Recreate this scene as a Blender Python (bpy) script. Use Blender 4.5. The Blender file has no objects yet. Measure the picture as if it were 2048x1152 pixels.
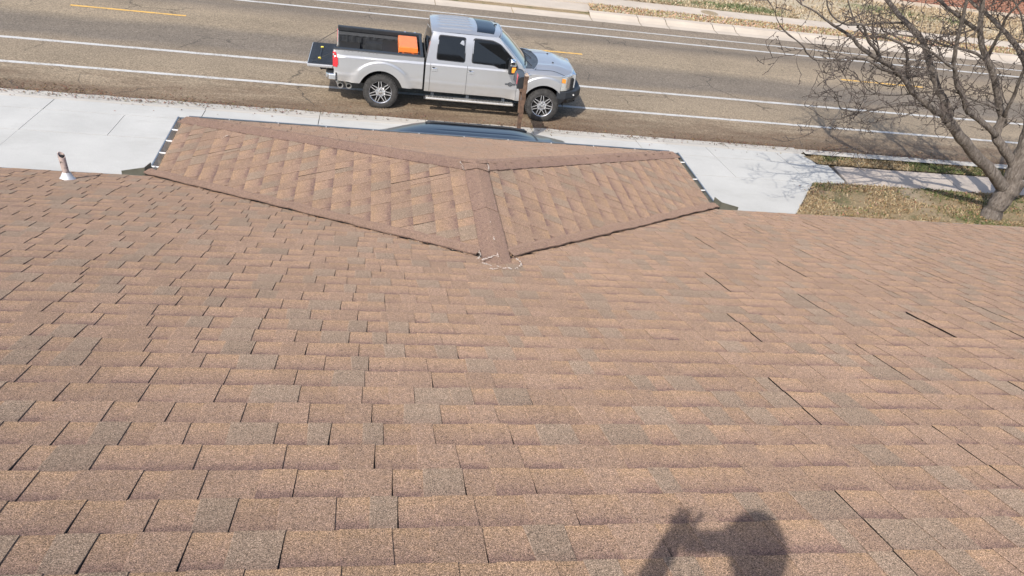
import bpy, bmesh, math, random
from mathutils import Vector, Matrix, noise
R_ = random.Random(7)
scene = bpy.context.scene
col = scene.collection
rad = math.radians

# ------------------------------------------------------------------ camera, sky, sun, exposure
cam_d = bpy.data.cameras.new('camera'); cam = bpy.data.objects.new('camera', cam_d); col.objects.link(cam)
CR = Vector((0.981994, -0.134248, 0.132914)); CU = Vector((-0.036375, 0.556037, 0.830361)); CF = Vector((0.185379, 0.820244, -0.541142))
CAMZ = 7.2889
cam.matrix_world = Matrix(((CR.x, CU.x, -CF.x, 0), (CR.y, CU.y, -CF.y, 0), (CR.z, CU.z, -CF.z, CAMZ), (0, 0, 0, 1)))
cam_d.sensor_fit = 'HORIZONTAL'; cam_d.sensor_width = 36; cam_d.lens = 28.0434
cam_d.clip_start = 0.02; cam_d.clip_end = 600
scene.camera = cam

SUN = Vector((0.399, 0.576, -0.714)).normalized()          # the way the light travels
world = bpy.data.worlds.new('World'); scene.world = world; world.use_nodes = True
wt = world.node_tree; bg = wt.nodes['Background']
sky = wt.nodes.new('ShaderNodeTexSky'); sky.sky_type = 'NISHITA'; sky.sun_disc = False
sky.sun_elevation = math.asin(-SUN.z); sky.sun_rotation = math.atan2(-SUN.x, -SUN.y)
sky.air_density = 1.0; sky.dust_density = 4.0; sky.ozone_density = 0.4; sky.altitude = 1000
wt.links.new(sky.outputs['Color'], bg.inputs['Color']); bg.inputs['Strength'].default_value = 0.15
sun_d = bpy.data.lights.new('sun', 'SUN'); sun_d.energy = 3.35; sun_d.angle = rad(0.53); sun_d.color = (1.0, 0.95, 0.88)
sun = bpy.data.objects.new('sun', sun_d); col.objects.link(sun)
sun.rotation_euler = SUN.to_track_quat('-Z', 'Y').to_euler(); sun.location = (-8, -12, 20)
scene.view_settings.view_transform = 'Standard'; scene.view_settings.look = 'None'
scene.view_settings.exposure = 0.55; scene.view_settings.gamma = 1.0; scene.view_settings.use_curve_mapping = False
scene.render.engine = 'CYCLES'

# ------------------------------------------------------------------ materials
def new_mat(name):
    m = bpy.data.materials.new(name); m.use_nodes = True
    nt = m.node_tree; return m, nt, nt.nodes['Principled BSDF']
def N(nt, kind, **kw):
    n = nt.nodes.new(kind)
    for k, v in kw.items():
        if k.startswith('_'): setattr(n, k[1:], v)
        else:
            key = int(k[1:]) if k[0] == 'i' and k[1:].isdigit() else k.replace('__', ' ')
            n.inputs[key].default_value = v
    return n
def rgb(c): return (c[0], c[1], c[2], 1)
def pos(nt): return nt.nodes.new('ShaderNodeNewGeometry').outputs['Position']
def tex(nt, scale, detail=3, rough=.55, vec=None, dist=0.0):
    n = N(nt, 'ShaderNodeTexNoise', Scale=scale, Detail=detail, Roughness=rough, Distortion=dist)
    nt.links.new(vec if vec is not None else pos(nt), n.inputs['Vector']); return n.outputs['Fac']
def ramp(nt, fac, stops, interp='LINEAR'):
    r = nt.nodes.new('ShaderNodeValToRGB'); r.color_ramp.interpolation = interp
    el = r.color_ramp.elements
    while len(el) < len(stops): el.new(0.5)
    for e, (p, c) in zip(el, stops):
        e.position = p; e.color = rgb(c) if isinstance(c, (tuple, list)) else (c, c, c, 1)
    nt.links.new(fac, r.inputs['Fac']); return r.outputs['Color']
def mixc(nt, fac, a, b, blend='MIX'):
    m = nt.nodes.new('ShaderNodeMix'); m.data_type = 'RGBA'; m.blend_type = blend
    for sock, v in ((m.inputs[0], fac), (m.inputs[6], a), (m.inputs[7], b)):
        if isinstance(v, (int, float)): sock.default_value = v
        elif isinstance(v, tuple): sock.default_value = rgb(v)
        else: nt.links.new(v, sock)
    return m.outputs[2]
def math_n(nt, op, a, b=0.0, c=None, clamp=False):
    m = nt.nodes.new('ShaderNodeMath'); m.operation = op; m.use_clamp = clamp
    for i, v in enumerate((a, b) if c is None else (a, b, c)):
        if isinstance(v, (int, float)): m.inputs[i].default_value = v
        else: nt.links.new(v, m.inputs[i])
    return m.outputs[0]
def bump(nt, bsdf, h, strength, dist):
    b = N(nt, 'ShaderNodeBump', Strength=strength, Distance=dist)
    nt.links.new(h, b.inputs['Height']); nt.links.new(b.outputs['Normal'], bsdf.inputs['Normal'])
def stretch(nt, sx, sy, sz):
    m = nt.nodes.new('ShaderNodeMapping'); m.inputs['Scale'].default_value = (sx, sy, sz)
    nt.links.new(pos(nt), m.inputs['Vector']); return m.outputs['Vector']

def simple(name, c, rough=.5, metal=0.0, var=.12, scale=12, coat=0.0, bumpv=0.0, spec=.5):
    m, nt, b = new_mat(name)
    f = tex(nt, scale, 4)
    d = tuple(max(0, x * (1 - var)) for x in c); l = tuple(min(1, x * (1 + var)) for x in c)
    nt.links.new(ramp(nt, f, [(.3, d), (.7, l)]), b.inputs['Base Color'])
    b.inputs['Roughness'].default_value = rough; b.inputs['Metallic'].default_value = metal
    b.inputs['Coat Weight'].default_value = coat; b.inputs['Coat Roughness'].default_value = .06
    b.inputs['Specular IOR Level'].default_value = spec
    if bumpv: bump(nt, b, tex(nt, scale * 4, 3), bumpv, .01)
    return m

def shingle_mat(name, caps=False):
    m, nt, b = new_mat(name)
    at = nt.nodes.new('ShaderNodeAttribute'); at.attribute_name = 'tone'
    sp = nt.nodes.new('ShaderNodeSeparateColor'); nt.links.new(at.outputs['Color'], sp.inputs[0])
    n1 = tex(nt, 34, 4, .7); n2 = tex(nt, 130, 3, .75); n3 = tex(nt, 290, 2, .7); big = tex(nt, 1.1, 3); big2 = tex(nt, .5, 2)
    t = math_n(nt, 'ADD', sp.outputs[0], math_n(nt, 'MULTIPLY', math_n(nt, 'SUBTRACT', n1, .5), .75))
    t = math_n(nt, 'ADD', t, math_n(nt, 'MULTIPLY', math_n(nt, 'SUBTRACT', n2, .5), .5), clamp=True)
    warm = ramp(nt, t, [(0, (.255, .171, .106)), (.22, (.238, .161, .108)), (.50, (.212, .144, .105)), (.72, (.158, .104, .084)), (1, (.106, .070, .061))])
    grey = ramp(nt, math_n(nt, 'ADD', math_n(nt, 'MULTIPLY', n1, .6), math_n(nt, 'MULTIPLY', n2, .4)), [(.3, (.182, .144, .105)), (.7, (.226, .179, .131))])
    g = math_n(nt, 'ADD', sp.outputs[1], math_n(nt, 'MULTIPLY', math_n(nt, 'SUBTRACT', n1, .5), .9), clamp=True)
    c = mixc(nt, math_n(nt, 'MULTIPLY', g, .66), warm, grey)
    # granules: light and dark specks
    sc = ramp(nt, n3, [(.35, .22), (.5, 1.0), (.65, 2.15)])
    sc2 = ramp(nt, n2, [(.28, .58), (.5, 1.0), (.72, 1.48)])
    c = mixc(nt, 1.0, c, sc, 'MULTIPLY'); c = mixc(nt, .8, c, sc2, 'MULTIPLY')
    br = math_n(nt, 'ADD', math_n(nt, 'MULTIPLY', sp.outputs[2], .16), .92)
    br = math_n(nt, 'MULTIPLY', br, math_n(nt, 'ADD', math_n(nt, 'MULTIPLY', big, .22), .89))
    c = mixc(nt, 1.0, c, br, 'MULTIPLY')
    c = mixc(nt, math_n(nt, 'MULTIPLY', ramp(nt, big2, [(.45, 0.0), (.75, 1.0)]), .25), c, (.20, .138, .098))
    c = mixc(nt, 1.0, c, (.945, .930, .925), 'MULTIPLY')
    n4 = tex(nt, 55, 2, .7)
    c = mixc(nt, .35, c, ramp(nt, n4, [(.32, .72), (.5, 1.0), (.68, 1.32)]), 'MULTIPLY')
    nt.links.new(c, b.inputs['Base Color'])
    b.inputs['Roughness'].default_value = .92; b.inputs['Specular IOR Level'].default_value = .2; b.inputs['Diffuse Roughness'].default_value = 1.0
    bump(nt, b, math_n(nt, 'ADD', n2, math_n(nt, 'MULTIPLY', n3, .7)), .55, .004)
    return m

def concrete_mat(name, c, stain, var=.10):
    m, nt, b = new_mat(name)
    f = tex(nt, .8, 5, .6); g = tex(nt, 60, 3, .6); s = tex(nt, 2.2, 5, .65, stretch(nt, .5, 1.2, 1))
    a = ramp(nt, f, [(.3, tuple(x * (1 - var) for x in c)), (.7, tuple(min(1, x * (1 + var * .6)) for x in c))])
    a = mixc(nt, ramp(nt, s, [(.52, 0.0), (.8, .5)]), a, stain)
    a = mixc(nt, .5, a, ramp(nt, g, [(.25, .8), (.75, 1.12)]), 'MULTIPLY')
    nt.links.new(a, b.inputs['Base Color']); b.inputs['Roughness'].default_value = .88; b.inputs['Specular IOR Level'].default_value = .25
    bump(nt, b, g, .25, .004); return m

def road_mat():
    m, nt, b = new_mat('chip_seal_asphalt')
    p = pos(nt); sp = nt.nodes.new('ShaderNodeSeparateXYZ'); nt.links.new(p, sp.inputs[0])
    wob = math_n(nt, 'MULTIPLY', math_n(nt, 'SUBTRACT', tex(nt, .5, 4, .6, stretch(nt, .35, 1, 1)), .5), 1.3)
    y = math_n(nt, 'ADD', sp.outputs[1], wob)
    yn = math_n(nt, 'DIVIDE', math_n(nt, 'SUBTRACT', y, 18.0), 12.0)
    tan = (.262, .207, .142); grey = (.165, .137, .107); mid = (.215, .171, .122)
    q = lambda Y: (Y - 18.0) / 12.0
    base = ramp(nt, yn, [(q(18.1), (.135, .093, .060)), (q(18.8), (.205, .155, .104)), (q(19.6), tan), (q(21.2), (.238, .189, .132)), (q(21.75), mid), (q(22.2), grey), (q(23.4), (.175, .144, .110)),
                         (q(24.1), tan), (q(25.2), tan), (q(25.8), mid), (q(26.4), (.160, .131, .100)), (q(27.2), mid), (q(28.2), (.215, .172, .125)), (q(28.9), (.195, .158, .118))])
    big = tex(nt, .55, 5, .65, stretch(nt, .45, 1.3, 1))
    base = mixc(nt, .75, base, ramp(nt, big, [(.3, .80), (.7, 1.16)]), 'MULTIPLY')
    # brown leaf dirt along the near gutter
    dirt = math_n(nt, 'MULTIPLY', ramp(nt, tex(nt, 1.3, 6, .7, stretch(nt, .4, 1.8, 1)), [(.42, 0.0), (.62, 1.0)]),
                  ramp(nt, yn, [(q(18.2), 1.0), (q(19.4), .75), (q(20.3), 0.0)]))
    base = mixc(nt, math_n(nt, 'MULTIPLY', dirt, .75), base, (.115, .072, .045))
    dirt2 = math_n(nt, 'MULTIPLY', ramp(nt, tex(nt, 2.2, 5, .7, stretch(nt, .35, 2.5, 1)), [(.56, 0.0), (.66, 1.0)]),
                   ramp(nt, yn, [(q(27.9), 0.0), (q(28.3), 1.0), (q(28.8), 0.0)]))
    base = mixc(nt, math_n(nt, 'MULTIPLY', dirt2, .6), base, (.14, .075, .045))
    gr = tex(nt, 26, 4, .8); g2 = tex(nt, 9, 3, .7)
    base = mixc(nt, .95, base, ramp(nt, gr, [(.33, .45), (.5, 1.0), (.67, 1.62)]), 'MULTIPLY')
    base = mixc(nt, .6, base, ramp(nt, g2, [(.3, .78), (.7, 1.22)]), 'MULTIPLY')
    # cracks
    wv = nt.nodes.new('ShaderNodeVectorMath'); wv.operation = 'ADD'
    nz = N(nt, 'ShaderNodeTexNoise', Scale=1.7, Detail=4); nt.links.new(p, nz.inputs['Vector'])
    sc = nt.nodes.new('ShaderNodeVectorMath'); sc.operation = 'SCALE'; sc.inputs[3].default_value = .7
    nt.links.new(nz.outputs['Color'], sc.inputs[0]); nt.links.new(p, wv.inputs[0]); nt.links.new(sc.outputs[0], wv.inputs[1])
    vo = N(nt, 'ShaderNodeTexVoronoi', Scale=.42); vo.feature = 'DISTANCE_TO_EDGE'; nt.links.new(wv.outputs[0], vo.inputs['Vector'])
    cr = ramp(nt, vo.outputs['Distance'], [(.004, 1.0), (.010, 0.0)])
    mk = ramp(nt, tex(nt, .35, 2), [(.52, 0.0), (.60, 1.0)])
    base = mixc(nt, math_n(nt, 'MULTIPLY', math_n(nt, 'MULTIPLY', cr, mk), .65), base, (.045, .038, .032))
    nt.links.new(base, b.inputs['Base Color']); b.inputs['Roughness'].default_value = .9; b.inputs['Specular IOR Level'].default_value = .3
    bump(nt, b, gr, .6, .012); return m

def line_mat(name, c):
    m, nt, b = new_mat(name)
    w = tex(nt, 26, 4, .75); w2 = tex(nt, 3.5, 4, .7)
    k = math_n(nt, 'ADD', math_n(nt, 'MULTIPLY', w, .65), math_n(nt, 'MULTIPLY', w2, .35))
    nt.links.new(mixc(nt, ramp(nt, k, [(.36, 0.0), (.50, 1.0)]), (.24, .20, .16), c), b.inputs['Base Color'])
    b.inputs['Roughness'].default_value = .8; return m

def lawn_mat(name, straw, green, gthr, patches=()):
    m, nt, b = new_mat(name)
    f = tex(nt, 1.1, 5, .7); g = tex(nt, 22, 4, .75); s = tex(nt, .45, 4, .6)
    a = ramp(nt, g, [(.25, tuple(x * .55 for x in straw)), (.5, straw), (.78, tuple(min(1, x * 1.3) for x in straw))])
    a = mixc(nt, ramp(nt, f, [(gthr, 0.0), (gthr + .12, .7)]), a, green)
    a = mixc(nt, ramp(nt, s, [(.55, 0.0), (.68, .55)]), a, (.36, .29, .21))
    for (px_, py_, rx_, ry_) in patches:                          # patches where the grass grows green
        mp = nt.nodes.new('ShaderNodeMapping'); mp.vector_type = 'TEXTURE'; mp.inputs['Location'].default_value = (px_, py_, .12); mp.inputs['Scale'].default_value = (rx_, ry_, 50)
        nt.links.new(pos(nt), mp.inputs['Vector']); ln = nt.nodes.new('ShaderNodeVectorMath'); ln.operation = 'LENGTH'; nt.links.new(mp.outputs[0], ln.inputs[0])
        k = math_n(nt, 'ADD', ln.outputs['Value'], math_n(nt, 'MULTIPLY', math_n(nt, 'SUBTRACT', tex(nt, 1.6, 5, .75), .5), 1.8))
        a = mixc(nt, ramp(nt, k, [(.55, .85), (1.0, 0.0)]), a, mixc(nt, 1.0, green, ramp(nt, g, [(.3, .6), (.7, 1.4)]), 'MULTIPLY'))
    nt.links.new(a, b.inputs['Base Color']); b.inputs['Roughness'].default_value = .95; b.inputs['Specular IOR Level'].default_value = .15
    bump(nt, b, g, .8, .03); return m

def blade_mat():
    m, nt, b = new_mat('grass_blades')
    at = nt.nodes.new('ShaderNodeAttribute'); at.attribute_name = 'tone'
    nt.links.new(at.outputs['Color'], b.inputs['Base Color']); b.inputs['Roughness'].default_value = .8; b.inputs['Specular IOR Level'].default_value = .2
    return m

def bark_mat():
    m, nt, b = new_mat('tree_bark')
    v = stretch(nt, 5, 5, 1.2)
    f = tex(nt, 5, 5, .7, v, .6); g = tex(nt, 2.0, 3)
    a = ramp(nt, f, [(.3, (.085, .070, .059)), (.5, (.185, .156, .132)), (.72, (.31, .272, .234))])
    a = mixc(nt, .6, a, ramp(nt, g, [(.3, .75), (.7, 1.2)]), 'MULTIPLY')
    nt.links.new(a, b.inputs['Base Color']); b.inputs['Roughness'].default_value = .95; b.inputs['Specular IOR Level'].default_value = .15
    bump(nt, b, f, 1.0, .06); return m

def brick_mat():
    m, nt, b = new_mat('red_brick_wall')
    tc = nt.nodes.new('ShaderNodeSeparateXYZ'); nt.links.new(pos(nt), tc.inputs[0])
    cv = nt.nodes.new('ShaderNodeCombineXYZ'); nt.links.new(tc.outputs[0], cv.inputs[0]); nt.links.new(tc.outputs[2], cv.inputs[1])
    bt = N(nt, 'ShaderNodeTexBrick', Scale=1.0); bt.inputs['Color1'].default_value = rgb((.27, .10, .058)); bt.inputs['Color2'].default_value = rgb((.19, .072, .045)); bt.inputs['Mortar'].default_value = rgb((.36, .25, .19))
    bt.inputs['Brick Width'].default_value = .215; bt.inputs['Row Height'].default_value = .075; bt.inputs['Mortar Size'].default_value = .009
    nt.links.new(cv.outputs[0], bt.inputs['Vector'])
    nt.links.new(mixc(nt, .7, bt.outputs['Color'], ramp(nt, tex(nt, 3, 4), [(.3, .7), (.7, 1.3)]), 'MULTIPLY'), b.inputs['Base Color'])
    b.inputs['Roughness'].default_value = .9; bump(nt, b, bt.outputs['Fac'], -.5, .01); return m

def paint_mat(name, c, metal=.45):
    m, nt, b = new_mat(name)
    sp = nt.nodes.new('ShaderNodeSeparateXYZ'); nt.links.new(pos(nt), sp.inputs[0])
    d = tex(nt, 3, 5, .7); fl = tex(nt, 900, 1)
    base = mixc(nt, .12, c, ramp(nt, fl, [(.3, .6), (.7, 1.4)]), 'MULTIPLY')
    dust = math_n(nt, 'MULTIPLY', ramp(nt, sp.outputs[2], [(.45, 1.0), (.95, .10)]), ramp(nt, d, [(.3, .35), (.75, 1.0)]))
    base = mixc(nt, math_n(nt, 'MULTIPLY', dust, .7), base, (.42, .36, .29))
    nt.links.new(base, b.inputs['Base Color']); b.inputs['Metallic'].default_value = metal
    nt.links.new(math_n(nt, 'ADD', math_n(nt, 'MULTIPLY', dust, .4), .30), b.inputs['Roughness'])
    b.inputs['Coat Weight'].default_value = .8; b.inputs['Coat Roughness'].default_value = .08; return m

def peel_mat():
    m, nt, b = new_mat('peeling_pipe_paint')
    f = tex(nt, 42, 4, .6, stretch(nt, 1, 1, .7))
    nt.links.new(ramp(nt, f, [(.385, (.03, .025, .023)), (.41, (.44, .34, .30)), (.7, (.52, .41, .36))]), b.inputs['Base Color'])
    b.inputs['Roughness'].default_value = .7; return m

M = {}
M['shingle'] = shingle_mat('asphalt_shingle')
M['under'] = simple('roof_underlay', (.035, .028, .024), .95)
M['concrete'] = concrete_mat('new_concrete', (.485, .474, .440), (.37, .355, .32))
M['old_concrete'] = concrete_mat('old_concrete', (.47, .40, .335), (.38, .31, .25), .12)
M['gutter_concrete'] = concrete_mat('dusty_gutter_concrete', (.46, .43, .38), (.30, .23, .17), .15)
M['far_concrete'] = concrete_mat('tan_concrete', (.50, .43, .35), (.36, .31, .26), .12)
M['joint'] = simple('dark_joint', (.10, .09, .08), .95)
M['road'] = road_mat()
M['white_line'] = line_mat('white_road_paint', (.50, .49, .465)); M['yellow_line'] = line_mat('yellow_road_paint', (.72, .42, .09))
M['lawn'] = lawn_mat('winter_lawn_soil', (.27, .205, .12), (.085, .10, .04), .56)
M['far_lawn'] = lawn_mat('pale_far_lawn', (.43, .36, .255), (.13, .16, .06), .66, ((15.0, 33.0, 2.9, 1.0), (24.0, 35.6, 2.6, 1.4), (12.0, 32.7, 1.6, .35)))
M['soil'] = simple('dry_soil', (.30, .24, .17), .95, var=.3, scale=3)
M['blade'] = blade_mat(); M['bark'] = bark_mat(); M['twig'] = simple('dark_twig_bark', (.080, .063, .053), .9, var=.35, scale=6); M['brick'] = brick_mat()
M['silver'] = paint_mat('silver_car_paint', (.465, .47, .478), .58); M['blue'] = simple('dark_blue_car_paint', (.010, .014, .022), .28, .15, .1, 4, .35)
M['chrome'] = simple('chrome', (.72, .73, .74), .14, 1.0, .06); M['alloy'] = simple('machined_alloy', (.70, .70, .71), .25, .9, .05)
M['alu'] = simple('brushed_step_metal', (.62, .60, .56), .38, .7, .15, 20)
M['tire'] = simple('tyre_rubber', (.040, .038, .036), .85, 0, .45, 14, bumpv=.3); M['black'] = simple('black_plastic', (.022, .023, .025), .5, 0, .2)
M['liner'] = simple('bed_liner', (.020, .022, .025), .62, 0, .35, 9, bumpv=.3); M['dark'] = simple('dark_void', (.008, .008, .008), .9)
M['bumper'] = simple('textured_black_steel', (.030, .034, .040), .55, .2, .2, 30)
M['glass'] = simple('tinted_glass', (.006, .007, .008), .03, 0, .1, 3, 0.0, spec=.45)
M['screen'] = simple('windscreen_glass', (.075, .105, .115), .05, 0, .45, 1.4, 1.0)
M['red'] = simple('red_lens', (.55, .012, .02), .12, 0, .15, 25, 1.0); M['amber'] = simple('amber_lens', (.95, .33, .02), .18, 0, .15, 30, .8)
M['lamp'] = simple('clear_lamp_lens', (.62, .62, .58), .12, .6, .25, 12, 1.0)
M['orange'] = simple('orange_box_paint', (.85, .20, .035), .45, 0, .08, 8, .2)
M['yellow'] = simple('yellow_plastic', (.75, .60, .08), .5); M['cowl'] = simple('cowl_plastic', (.05, .058, .068), .45, 0, .5, 10)
M['gutter'] = simple('shade_lifted_gutter', (.82, .71, .58), .75, .0, .25, 8); M['gutter_shade_tone'] = simple('shade_toned_gutter', (.11, .112, .10), .8, .0, .35, 8); M['gutter_lip'] = simple('gutter_lip_paint', (.17, .20, .24), .5, .4, .1)  # left gutter lightened to offset its shade; others darkened, shade put into the colour
M['white'] = simple('white_metal', (.62, .61, .59), .5); M['guard'] = simple('drab_splash_guard', (.155, .15, .115), .5, .2, .2, 7)
M['sealant'] = simple('white_sealant', (.46, .40, .35), .8, 0, .25, 60, bumpv=.5)
M['flashing'] = simple('silver_flashing', (.62, .62, .63), .5, .35, .25, 14); M['peel'] = peel_mat()
M['wood'] = simple('weathered_brown_post', (.105, .062, .040), .85, 0, .5, 9, bumpv=.6); M['wood_end'] = simple('pale_post_end', (.38, .30, .24), .9, 0, .25, 20)
M['mailbox'] = simple('grey_mailbox', (.075, .085, .095), .5, .2, .15); M['flag'] = simple('faded_red_flag', (.55, .12, .14), .6)
M['leaf'] = blade_mat(); M['iron'] = simple('tan_iron_cover', (.30, .235, .15), .85, .1, .25, 20)
M['wall'] = simple('tan_brick_render', (.40, .30, .22), .9, 0, .2, 4); M['fascia'] = simple('brown_fascia', (.16, .11, .08), .7)
M['skin'] = simple('skin', (.48, .29, .20), .55); M['cloth'] = simple('dark_jacket_cloth', (.05, .06, .08), .9); M['trouser'] = simple('denim_cloth', (.07, .09, .15), .9); M['hair'] = simple('brown_hair', (.05, .035, .025), .8)
M['phone'] = simple('phone_shell', (.02, .02, .022), .3); M['greypost'] = simple('galvanised_post', (.42, .42, .41), .6, .4)

# ------------------------------------------------------------------ mesh builder
class MB:
    def __init__(s): s.v = []; s.f = []; s.mi = []; s.c = []
    def add(s, vs, fs, mi=0, cs=None):
        o = len(s.v); s.v += [tuple(v) for v in vs]
        for f in fs: s.f.append(tuple(i + o for i in f)); s.mi.append(mi)
        if cs is not None: s.c += cs
    def box(s, c, d, mi=0, rot=None, taper=1.0):
        x, y, z = (k / 2 for k in d); vs = []
        for sz in (-1, 1):
            t = taper if sz > 0 else 1
            for sx, sy in ((-1, -1), (1, -1), (1, 1), (-1, 1)): vs.append(Vector((sx * x * t, sy * y * t, sz * z)))
        if rot is not None: vs = [rot @ v for v in vs]
        s.add([v + Vector(c) for v in vs], [(3, 2, 1, 0), (4, 5, 6, 7), (0, 1, 5, 4), (1, 2, 6, 5), (2, 3, 7, 6), (3, 0, 4, 7)], mi)
    def prism(s, poly, f, d0, d1, mi=0):
        n = len(poly); vs = [f(p, d0) for p in poly] + [f(p, d1) for p in poly]
        s.add(vs, [tuple(range(n))[::-1], tuple(range(n, 2 * n))] + [(i, (i + 1) % n, n + (i + 1) % n, n + i) for i in range(n)], mi)
    def grid(s, f, us, vs, mi=0):
        n = len(vs); s.add([f(u, v) for u in us for v in vs], [(i * n + j, (i + 1) * n + j, (i + 1) * n + j + 1, i * n + j + 1) for i in range(len(us) - 1) for j in range(n - 1)], mi)
    def tube(s, pts, rs, sides=6, mi=0, cap=True):
        pts = [Vector(p) for p in pts]; n = len(pts); up = Vector((.3, .2, 1)).normalized(); vs = []
        if isinstance(rs, (int, float)): rs = [rs] * n
        for i in range(n):
            t = (pts[min(i + 1, n - 1)] - pts[max(i - 1, 0)])
            t = t.normalized() if t.length > 1e-6 else Vector((0, 0, 1))
            a = t.cross(up); a = a.normalized() if a.length > 1e-3 else t.orthogonal().normalized(); b = t.cross(a)
            for k in range(sides):
                w = 2 * math.pi * k / sides; vs.append(pts[i] + (a * math.cos(w) + b * math.sin(w)) * rs[i])
        fs = [(i * sides + k, i * sides + (k + 1) % sides, (i + 1) * sides + (k + 1) % sides, (i + 1) * sides + k) for i in range(n - 1) for k in range(sides)]
        if cap: fs += [tuple(range(sides))[::-1], tuple((n - 1) * sides + k for k in range(sides))]
        s.add(vs, fs, mi)
    def lathe(s, prof, f, seg=32, mi=0, closed=False):
        n = len(prof); vs = []
        for i in range(seg):
            w = 2 * math.pi * i / seg
            for (r, h) in prof: vs.append(f(r * math.cos(w), r * math.sin(w), h))
        m = n if closed else n - 1
        s.add(vs, [(i * n + j, ((i + 1) % seg) * n + j, ((i + 1) % seg) * n + (j + 1) % n, i * n + (j + 1) % n) for i in range(seg) for j in range(m)], mi)
    def build(s, name, mats, parent=None, smooth=False, loc=None, bevel=0, autos=None):
        me = bpy.data.meshes.new(name); me.from_pydata(s.v, [], s.f)
        ms = mats if isinstance(mats, (list, tuple)) else [mats]
        for m in ms: me.materials.append(m)
        if len(ms) > 1: me.polygons.foreach_set('material_index', s.mi)
        if s.c:
            at = me.color_attributes.new('tone', 'FLOAT_COLOR', 'POINT')
            at.data.foreach_set('color', [x for c in s.c for x in (c[0], c[1], c[2], 1.0)])
        bm = None
        if not s.c:
            bm = bmesh.new(); bm.from_mesh(me); bmesh.ops.recalc_face_normals(bm, faces=bm.faces); bm.to_mesh(me); bm.free()
        if smooth: me.polygons.foreach_set('use_smooth', [True] * len(me.polygons))
        me.update()
        o = bpy.data.objects.new(name, me); col.objects.link(o)
        if parent: o.parent = parent
        if loc: o.location = loc
        if bevel:
            bv = o.modifiers.new('bevel', 'BEVEL'); bv.width = bevel; bv.segments = 2; bv.limit_method = 'ANGLE'; bv.angle_limit = rad(40)
        if smooth and autos:
            sm = o.modifiers.new('split', 'EDGE_SPLIT'); sm.split_angle = rad(autos)
        return o
def empty(name, loc=(0, 0, 0), rz=0.0, parent=None):
    o = bpy.data.objects.new(name, None); col.objects.link(o); o.location = loc; o.rotation_euler = (0, 0, rz); o.empty_display_size = .2
    if parent: o.parent = parent
    return o
def tag(o, label=None, cat=None, group=None, kind=None):
    if label: o['label'] = label
    if cat: o['category'] = cat
    if group: o['group'] = group
    if kind: o['kind'] = kind
    return o
def lerp(a, b, t): return a + (b - a) * t
def interp(tab, x):
    if x <= tab[0][0]: return tab[0][1]
    for (a, u), (b, v) in zip(tab, tab[1:]):
        if x <= b:
            t = (x - a) / (b - a); return u + (v - u) * t
    return tab[-1][1]
def sstep(a, b, x):
    t = max(0., min(1., (x - a) / (b - a))); return t * t * (3 - 2 * t)
def px_area(pts):
    """how large a small quad shows in the photograph"""
    q = []
    for p in pts:
        v = Vector(p) - Vector((0, 0, CAMZ)); d = v.dot(CF)
        if d < .2: return 0
        q.append((512 + 797.68 * v.dot(CR) / d, 288 - 797.68 * v.dot(CU) / d))
    cx = sum(a[0] for a in q) / len(q); cy = sum(a[1] for a in q) / len(q)
    if not (-20 < cx < 1044 and -20 < cy < 596): return 0
    return abs(sum(q[i][0] * q[(i + 1) % len(q)][1] - q[(i + 1) % len(q)][0] * q[i][1] for i in range(len(q)))) / 2

# ------------------------------------------------------------------ the ground, road and paving
def zg(y): return .07 * (18.3 - min(max(y, 10.6), 18.3))
mb = MB()
ys = [-80, 10.6, 18.3, 18.4, 28.8, 29.9, 60, 320]; zs = [.50, .50, -.04, -.08, -.08, .06, .08, .08]
xs = [-300, -60, -20, 0, 12, 24, 40, 80, 300]
mb.grid(lambda u, v: (xs[u], ys[v], zs[v]), range(len(xs)), range(len(ys)))
tag(mb.build('ground', M['lawn']), kind='structure')

def wavy(x, y, a=.05, s=1.3): return y + a * (noise.noise((x * s, y, 0)) + .6 * noise.noise((x * s * 4, y, 3)))
mb = MB()
RX = [-60 + i * .25 for i in range(600)]
rows = [None, 18.6, 20.5, 22.5, 24.5, 26.5, 28.0, 28.95]
mb.grid(lambda x, k: (x, wavy(x, 18.17 + (.06 if x < 7 else -.16 - .05 * sstep(9, 14, x)), .07), .002) if rows[k] is None else (x, rows[k], .002 + .05 * (1 - ((rows[k] - 23.8) / 5.4) ** 2)), RX, range(len(rows)))
tag(mb.build('road', M['road'], smooth=True), kind='structure')
def crown(y): 
    k = 1
    ys_ = [18.17, 18.6, 20.5, 22.5, 24.5, 26.5, 28.0, 28.95]
    zz = [.002] + [.002 + .05 * (1 - ((a - 23.8) / 5.4) ** 2) for a in ys_[1:]]
    return interp(list(zip(ys_, zz)), y)
def stripe(name, y, w, x0, x1, mat, jit=.012, step=.25):
    b = MB(); n = max(2, int((x1 - x0) / step)); xx = [x0 + (x1 - x0) * i / n for i in range(n + 1)]
    b.grid(lambda x, k: (x, y + k * w / 2 + jit * noise.noise((x * 3, y + k, 5)), crown(y + k * w / 2) + .005), xx, (-1, 1))
    return tag(b.build(name, mat), kind='structure')
stripe('edge_line', 19.85, .13, -40, 60, M['white_line'], .022); stripe('lane_line', 21.52, .145, -40, 60, M['white_line'])
stripe('lane_line', 26.98, .15, -40, 70, M['white_line']); stripe('edge_line', 27.97, .11, -40, 70, M['white_line'], .02)
for x0 in (-20.5, -8.39, 3.5, 15.61, 27.8): stripe('centre_dash', 24.6 - .010 * x0, .11, x0, x0 + 3.1, M['yellow_line'], .006)

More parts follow.
